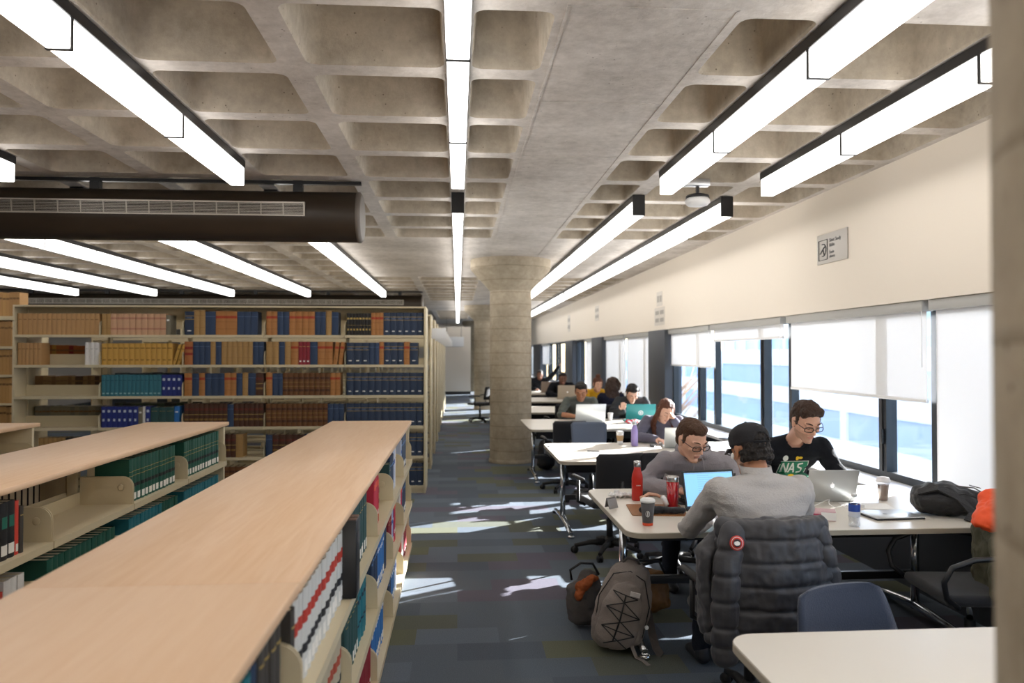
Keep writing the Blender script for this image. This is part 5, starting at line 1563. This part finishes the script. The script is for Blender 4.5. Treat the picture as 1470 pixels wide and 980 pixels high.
    kill = [v for v in bm.verts if ((v.co - c0) - nd * (v.co - c0).dot(nd)).length < .060 and (v.co - c0).dot(nd) > -.01]
    bmesh.ops.delete(bm, geom=kill, context='VERTS'); bm.to_mesh(me); bm.free()
    tp = mobj(top_name, me, root)
    if hood:
        b = Blob()
        for a in range(0, 360, 24):
            an = R(a)
            if 60 < a < 120: rr_ = .020
            else: rr_ = .030 + .022 * max(0, -math.sin(an))
            p = neck0 + V(.092 * math.cos(an), .084 * math.sin(an) - .0, .030 - .032 * math.sin(an)); an2 = R(a + 24)
            q = neck0 + V(.092 * math.cos(an2), .084 * math.sin(an2), .030 - .032 * math.sin(an2))
            b.h((p, rr_), (q, rr_), seg=8)
        b.h((neck0 + V(-.07, -.09, .0), (.05, .04, .045)), (neck0 + V(.07, -.09, .0), (.05, .04, .045)), (neck0 + V(0, -.14, -.06), (.06, .035, .06)))
        mobj('hood', b.mesh('hood', .006, 3, disp=lambda c, n: .006 * noise.noise(c * 22), mats=[topm]), tp)
        m = MB()
        for s in (-1, 1): m.tube([neck0 + V(s * .03, .115, -.01), neck0 + V(s * .035, .135, -.08), neck0 + V(s * .04, .135, -.16)], .003, topm, n=6)
        m.build('drawstring', tp)
    if collar:
        m = MB(); rings = []
        for k, (dz, rr_) in enumerate(((-.03, .068), (.01, .078), (.060, .076), (.078, .078), (.076, .070), (.0, .068))):
            rings.append([neck0 + nd * (dz + .012) + V(math.cos(2 * PI * j / 28) * rr_, math.sin(2 * PI * j / 28) * rr_ * .95 + .006, 0) for j in range(28)])
        m.ring_loft(rings, topm, cap=False); m.build('collar', tp)
    # trousers and shoes
    b = Blob()
    b.h((hipc, (.175, .125, .10)), (hipc + V(0, .03, -.02), (.17, .12, .08)), seg=14)
    leg(b, HL, KL, AL, .014); leg(b, HR, KR, AR, .014)
    mobj('trousers', b.mesh('trousers', max(.009, voxel), 3, disp=lambda c, n: .007 * noise.noise(c * 15), mats=[trousers]), root)
    for A_ in (AL, AR):
        b = Blob(); b.h((A_ + V(0, -.03, -.045), (.042, .045, .04)), (A_ + V(0, .13, -.06), (.045, .05, .028))).h((A_ + V(0, -.02, -.02), (.044, .05, .04)))
        me = b.mesh('shoe', .008, 2, mats=[SHOE]); me = cut(me, A_.z - .088); mobj('shoe', me, root)
    # hair
    hm = hair or H_BROWN
    def hd_(amp, f): 
        return lambda c, n: amp * noise.noise(V(c.x * f, c.y * f * .6, c.z * f * .5)) + amp * .5 * noise.noise(c * f * 2.3)
    hb = Blob()
    if hair_style in ('short', 'mop'):
        hb.h(he(0, -.026, .066, .080, .092, .066), he(0, -.052, .02, .078, .066, .062), seg=18)
        hb.h(he(0, -.055, -.02, .068, .050, .05), he(0, -.05, .03, .076, .06, .05), seg=14)
        for s in (-1, 1): hb.h(he(s * .070, .012, .035, .010, .016, .03), he(s * .072, .015, .008, .006, .008, .012), seg=8)
        if hair_style == 'mop':
            hb.h(he(-.03, .035, .103, .045, .040, .028), he(.035, .04, .100, .04, .035, .026), seg=14)
            hb.h(he(0, .0, .115, .06, .07, .03)); hb.h(he(.052, .04, .085, .024, .03, .026)); hb.h(he(-.05, .04, .088, .024, .03, .024))
        else:
            hb.h(he(0, .020, .100, .062, .056, .030), he(0, .052, .092, .044, .026, .018), seg=14)
    elif hair_style == 'cap':
        hb.h(he(0, -.06, -.012, .076, .042, .045), he(0, -.055, .05, .078, .05, .04), seg=14)
        hb.h(he(0, -.035, .075, .074, .076, .05)); hb.h(he(0, -.062, .045, .060, .056, .038))
        for k in range(26):
            a = -PI / 2 + (k % 13 - 6) * .22; zz = -.045 + .03 * (k // 13)
            hb.h(he(.078 * math.cos(a), -.018 + .088 * math.sin(a), zz, .015, .015, .015))
        for s in (-1, 1): hb.h(he(s * .072, .004, .01, .008, .012, .03))
    elif hair_style == 'long':
        hb.h(he(0, -.026, .064, .082, .094, .066), he(0, -.045, .0, .082, .072, .07), seg=18)
        for s in (-1, 1):
            hb.h((hp(s * .070, .0, .04), .024 * hs), (hp(s * .088, .02, -.06), .026 * hs))
            hb.h((hp(s * .088, .02, -.06), .026 * hs), (SL.lerp(SR, .5 + s * .33) + V(0, .06, -.02), .034)); hb.h((SL.lerp(SR, .5 + s * .33) + V(0, .06, -.02), .034), (SL.lerp(SR, .5 + s * .30) + V(0, .10, -.16), .022))
        hb.h((hp(0, -.08, -.02), .06 * hs), (neck0 + V(0, -.06, -.03), (.10, .04, .06)))
    elif hair_style == 'curly':
        rr = random.Random(11)
        hb.h(he(0, -.02, .05, .10, .105, .085), he(0, -.06, -.05, .11, .075, .09), seg=16)
        hb.h((hp(0, -.06, -.05), (.11, .075, .08)), (neck0 + V(0, -.07, -.10), (.13, .055, .09)))
        for k in range(70):
            a = rr.uniform(PI * .95, PI * 2.05); z = rr.uniform(-.25, .04)
            wdt = .105 if z > -.1 else .13
            hb.h((hc + V(wdt * math.cos(a), -.04 + .09 * math.sin(a), z), rr.uniform(.018, .032)), seg=7)
    elif hair_style == 'bun':
        hb.h(he(0, -.024, .064, .082, .094, .066), he(0, -.045, .0, .080, .070, .06), seg=18); hb.h(he(0, -.03, .15, .045, .045, .035))
        hb.h(he(.07, .02, .02, .016, .02, .06)); hb.h(he(-.07, .02, .02, .016, .02, .06))
    amp = {'curly': .012, 'mop': .007, 'short': .0045, 'long': .006, 'cap': .006, 'bun': .006}[hair_style]
    mobj('hair', hb.mesh('hair', max(.005, voxel), 1, disp=hd_(amp, 60 if hair_style != 'curly' else 38), mats=[hm]), root)
    # eyebrows and lash lines
    m = MB()
    for s in (-1, 1): m.tube([hp(s * .048, .077, .042), hp(s * .032, .092, .047), hp(s * .015, .098, .042)], [.0022 * hs, .0042 * hs, .003 * hs], hm, n=6)
    m.build('eyebrows', root)
    m = MB()
    for s in (-1, 1): m.tube([hp(s * .044, .083, .013), hp(s * .031, .091, .009), hp(s * .019, .088, .012)], .0018 * hs, LASH, n=6)
    m.build('eyelashes', root)
    if glasses:
        m = MB()
        for s in (-1, 1):
            sq_ = lambda v: math.copysign(abs(v) ** .55, v)
            pts = [hp(s * .034 + .025 * sq_(math.cos(2 * PI * j / 20)), .108 - .35 * abs(s * .034 + .025 * sq_(math.cos(2 * PI * j / 20))) * .55, .012 + .0155 * sq_(math.sin(2 * PI * j / 20))) for j in range(20)]
            m.tube(pts, .0026 * hs, glasses, n=6, closed=True)
            m.tube([hp(s * .060, .094, .016), hp(s * .078, .05, .020), hp(s * .083, -.01, .018)], .002 * hs, glasses, n=6)
        m.tube([hp(-.010, .108, .014), hp(0, .112, .018), hp(.010, .108, .014)], .002 * hs, glasses, n=6)
        m.build('glasses', root)
    if cap:
        cm = mat('black_cap_cotton', 0x1D1C20, .85, bump=.3, scale=140)
        b = Blob(); b.h(he(0, -.010, .062, .090, .107, .074), he(0, -.012, .035, .090, .106, .03), seg=24)
        me = b.mesh('cap', .006, 2, mats=[cm])
        bm = bmesh.new(); bm.from_mesh(me)
        up = R3 @ V(0, 0, 1)
        bmesh.ops.bisect_plane(bm, geom=bm.verts[:] + bm.edges[:] + bm.faces[:], plane_co=hp(0, 0, .022), plane_no=up, clear_inner=True)
        # arched opening above the rear strap
        kill = [v for v in bm.verts if (lambda p: p.y < -.04 and (p.x / .040) ** 2 + ((p.z - .034) / .034) ** 2 < 1 and p.z > .034)(HMi @ v.co)]
        bmesh.ops.delete(bm, geom=kill, context='VERTS')
        bmesh.ops.recalc_face_normals(bm, faces=bm.faces)
        bm.to_mesh(me); bm.free()
        c_ = mobj('cap', me, root)
        sm = c_.modifiers.new('thick', 'SOLIDIFY'); sm.thickness = .003
        m = MB(); rings = []
        for j in range(9):
            u = -1 + j / 4
            x = .062 * u; y0 = .085 - .02 * u * u; y1 = .085 + .075 * math.sqrt(max(0, 1 - u * u * .96))
            rings.append([hp(x, y0, .030 - .006 * u * u), hp(x, y1, .018 - .016 * u * u), hp(x, y1, .014 - .016 * u * u), hp(x, y0, .025 - .006 * u * u)])
        m.ring_loft(rings, cm); m.build('brim', c_)
        m = MB(); m.tube([hp(.092 * math.sin(a), -.012 - .106 * math.cos(a), .030) for a in [R(q) for q in range(-32, 33, 8)]], .008 * hs, cm, n=6, flat=.35); m.build('rear_strap', c_)
        m = MB(); m.ell(hp(0, -.010, .137), (.007, .007, .004), cm); m.build('top_button', c_)
    if extra: extra(root, tp, hp, HM, neck0, hm)
    return root

GLS = mat('dark_glasses_frame', 0x1E1A1A, .3)
# man with the cap, seen from behind
def earbud(root, tp, hp, HM, neck0, hm):
    m = MB(); m.ell(hp(-.086, .02, -.018), (.008, .009, .016), M_WHITE); m.build('earbud', root)
person('man in black cap and light grey sweater, seen from behind', (1.47, 3.52, 0), 2, head=(-.01, .17, 1.225), hpitch=16, hyaw=14, sh=(.205, .075, 1.05), chest=(0, .05, .92),
       elbows=((-.235, .42, .79), (.29, .24, .77)), wrists=((-.03, .64, .785), (.16, .66, .79)), ankles=((-.10, .62, .09), (.16, .60, .09)), knees=((-.11, .46, .50), (.14, .46, .50)), top=cloth('light_grey_fleece', 0xB2AEAC), top_name='sweater', skin=SKIN2, hair=H_DARK, hair_style='cap', cap=True,
       glasses=GLS, collar=True, beard=True, fat=1.10, extra=earbud, voxel=.0055, hs=1.04)
# man in the grey hoodie, facing us
person('man in grey hoodie and dark glasses leaning over his laptop', (1.70, 5.78, 0), 176, head=(.105, .92, 1.135), hpitch=26, hyaw=23, sh=(.20, .56, .965), chest=(0, .42, .89),
       elbows=((-.33, .56, .79), (.36, .52, .79)), wrists=((-.12, .70, .785), (.18, .84, .80)), curl=.6, ankles=((-.13, .30, .09), (.13, .32, .09)), top=cloth('grey_hoodie', 0x98949A), top_name='hoodie', hair=H_BROWN, hair_style='short', glasses=GLS, hood=True, voxel=.0048, hs=1.10, hip=(0, .02, .52))
# man in the black printed shirt
def shirt_print(root, tp, hp, HM, neck0, hm):
    from mathutils.bvhtree import BVHTree
    bm = bmesh.new(); bm.from_mesh(tp.data); bv = BVHTree.FromBMesh(bm)
    def onto(mb, name, off):
        me = mb.mesh(name)
        b2 = bmesh.new(); b2.from_mesh(me)
        bmesh.ops.subdivide_edges(b2, edges=b2.edges[:], cuts=3, use_grid_fill=True)
        bmesh.ops.triangulate(b2, faces=b2.faces[:])
        for v in b2.verts:
            h_ = bv.ray_cast(Vector((v.co.x, 1.2, v.co.z)), Vector((0, -1, 0)))
            if h_[0] is not None: v.co.y = h_[0].y + off + (0.0008 if v.co.y > .5 else 0)
        b2.to_mesh(me); b2.free()
        mobj(name, me, tp)
    GR = mat('print_green', 0x1F7A5A, .8); YE = mat('print_yellow', 0xE8C22A, .8); WH = mat('print_white', 0xE4E8E2, .8)
    z = neck0.z - .195; x0 = .0
    def poly(name, ps, mm, off):
        m = MB(); m.prism(ps, 0, 1, mm, axis='y'); onto(m, name, off)
    poly('print_panel', [(-.105, z - .075), (.105, z - .075), (.105, z + .055), (-.105, z + .055)], WH, .002)
    poly('print_panel', [(-.100, z - .071), (.100, z - .071), (.100, z + .050), (-.100, z + .050)], GR, .0035)
    # white block letters, read by someone facing him (mirrored in his own frame)
    def letter(strokes, cx):
        for (a, c_) in strokes:
            dx, dz = c_[0] - a[0], c_[1] - a[1]; l = math.hypot(dx, dz); nx, nz = -dz / l * .0055, dx / l * .0055
            ps = [(a[0] + nx, a[1] + nz), (c_[0] + nx, c_[1] + nz), (c_[0] - nx, c_[1] - nz), (a[0] - nx, a[1] - nz)]
            poly('print_letter', [(-(cx + p[0]), z + p[1]) for p in ps], WH, .005)
    letter([((-.02, -.035), (-.02, .04)), ((-.02, .04), (.02, -.035)), ((.02, -.035), (.02, .04))], -.065)
    letter([((-.02, -.035), (.0, .04)), ((.0, .04), (.02, -.035)), ((-.012, -.01), (.012, -.01))], -.012)
    letter([((.018, .035), (-.015, .03)), ((-.015, .03), (-.015, .008)), ((-.015, .008), (.016, -.004)), ((.016, -.004), (.016, -.03)), ((.016, -.03), (-.018, -.035))], .045)
    poly('print_figure', [(-.012 + .012 * math.cos(a / 5 * PI), z + .075 + .016 * math.sin(a / 5 * PI)) for a in range(10)], YE, .005)
    poly('print_figure', [(.015 - .05 + .016 * math.cos(a / 5 * PI), z + .078 + .010 * math.sin(a / 5 * PI)) for a in range(10)], YE, .005)
    poly('print_figure', [(.075 + .020 * math.cos(a / 5 * PI), z + .076 + .022 * math.sin(a / 5 * PI)) for a in range(10)], WH, .005)
    poly('print_figure', [(-.0 + .024 * math.cos(a / 5 * PI), z - .062 + .014 * math.sin(a / 5 * PI)) for a in range(10)], YE, .0055)
    bm.free()
person('man in black shirt with green and yellow print, behind silver laptop', (2.42, 5.74, 0), 180, head=(.035, .70, 1.235), hpitch=26, hyaw=4, sh=(.205, .42, 1.045), chest=(0, .30, .93),
       elbows=((-.31, .52, .82), (.31, .52, .80)), wrists=((-.11, .74, .79), (.13, .74, .79)), top=cloth('black_tee_jersey', 0x15181E), top_name='shirt', hair=H_MED, hair_style='mop', glasses=GLS, beard=True, voxel=.0048, hs=1.12, extra=shirt_print, fat=1.04)
# woman in grey with long hair
person('long-haired woman in grey resting her head on one hand', (2.34, 8.60, 0), 172, head=(.0, .40, 1.07), hpitch=34, hyaw=20, hroll=-10, sh=(.175, .20, .95), chest=(0, .15, .86), elbows=((-.24, .42, .79), (.30, .36, .79)),
       wrists=((-.09, .43, .98), (.12, .56, .785)), hdir=(V(.3, .0, 1), V(-.6, .6, -.1)), top=cloth('violet_grey_knit', 0x666474), top_name='sweater', hair=H_CHEST, hair_style='long', voxel=.0065, fat=.92, hs=1.05)
# second occupied row
person('man in grey-green T-shirt behind the silver fruit-logo laptop', (1.86, 11.66, 0), 182, head=(.02, .38, 1.13), hpitch=26, hyaw=-14, sh=(.20, .20, .99), chest=(0, .14, .90), elbows=((-.25, .36, .80), (.33, .36, .80)), wrists=((-.10, .58, .785), (.13, .62, .785)),
       skin=SKIN2, top=cloth('green_grey_jersey', 0x5C6059), top_name='tshirt', sleeves='short', hair=H_DARK, hair_style='short', voxel=.0075, hs=1.15)
def phones(root, tp, hp, HM, neck0, hm):
    m = MB(); m.tube([hp(.09 * math.cos(a), -.01, .03 + .10 * math.sin(a)) for a in [PI * q / 10 for q in range(11)]], .008, M_BLACK, n=8)
    for s in (-1, 1): m.ell(hp(s * .092, -.005, .0), (.018, .032, .036), M_WHITE)
    m.build('headphones', root)
person('student in dark top with white headphones behind the teal laptop', (2.66, 11.62, 0), 178, head=(.02, .36, 1.10), hpitch=38, hyaw=4, sh=(.20, .20, .99), chest=(0, .14, .90), elbows=((-.27, .36, .80), (.33, .34, .80)), wrists=((-.10, .58, .785), (.20, .60, .86)), hdir=(V(.3, .9, 0), V(0, .2, 1)),
       top=cloth('dark_olive_jersey', 0x36383A), top_name='sweater', hair=H_DARK, hair_style='short', voxel=.0075, extra=phones, hs=1.15)
person('woman with long curly brown hair in a navy jacket, seen from behind', (2.56, 12.30, 0), -8, head=(.0, .12, 1.17), hpitch=12, hyaw=-24, sh=(.19, .06, 1.0), chest=(0, .03, .90), top=cloth('navy_jacket', 0x1A1D2E), top_name='jacket', hair=H_MED, hair_style='curly', voxel=.009, hs=1.12)
person('woman with hair in a bun and mustard yellow top', (2.66, 14.55, 0), 184, head=(.02, .30, 1.12), hpitch=18, hyaw=6, sh=(.18, .15, .97), chest=(0, .10, .88), top=cloth('mustard_knit', 0xC99A22), top_name='sweater', hair=H_CHEST, hair_style='bun', voxel=.009, hs=1.1)
person('man in dark jacket farther back behind a beige laptop', (2.36, 17.25, 0), 180, head=(.0, .36, 1.14), hpitch=12, sh=(.21, .18, 1.0), chest=(0, .12, .90), skin=SKIN3, top=cloth('black_jacket', 0x14161C), top_name='jacket', hair=H_DARK, hair_style='short', voxel=.010, elbows=((-.34, .36, .82), (.34, .36, .82)), hs=1.15)
person('farthest person in black raising one arm', (2.16, 20.05, 0), 180, head=(.0, .26, 1.15), hpitch=8, sh=(.20, .14, 1.02), chest=(0, .10, .90), skin=SKIN3, top=cloth('black_jacket', 0x14161C), top_name='jacket', hair=H_DARK, hair_style='short', voxel=.010,
       elbows=((-.36, .20, 1.16), (.32, .36, .80)), wrists=((-.50, .22, 1.36), (.12, .5, .785)), hdir=(V(-.4, 0, .8), V(-.3, .9, 0)))
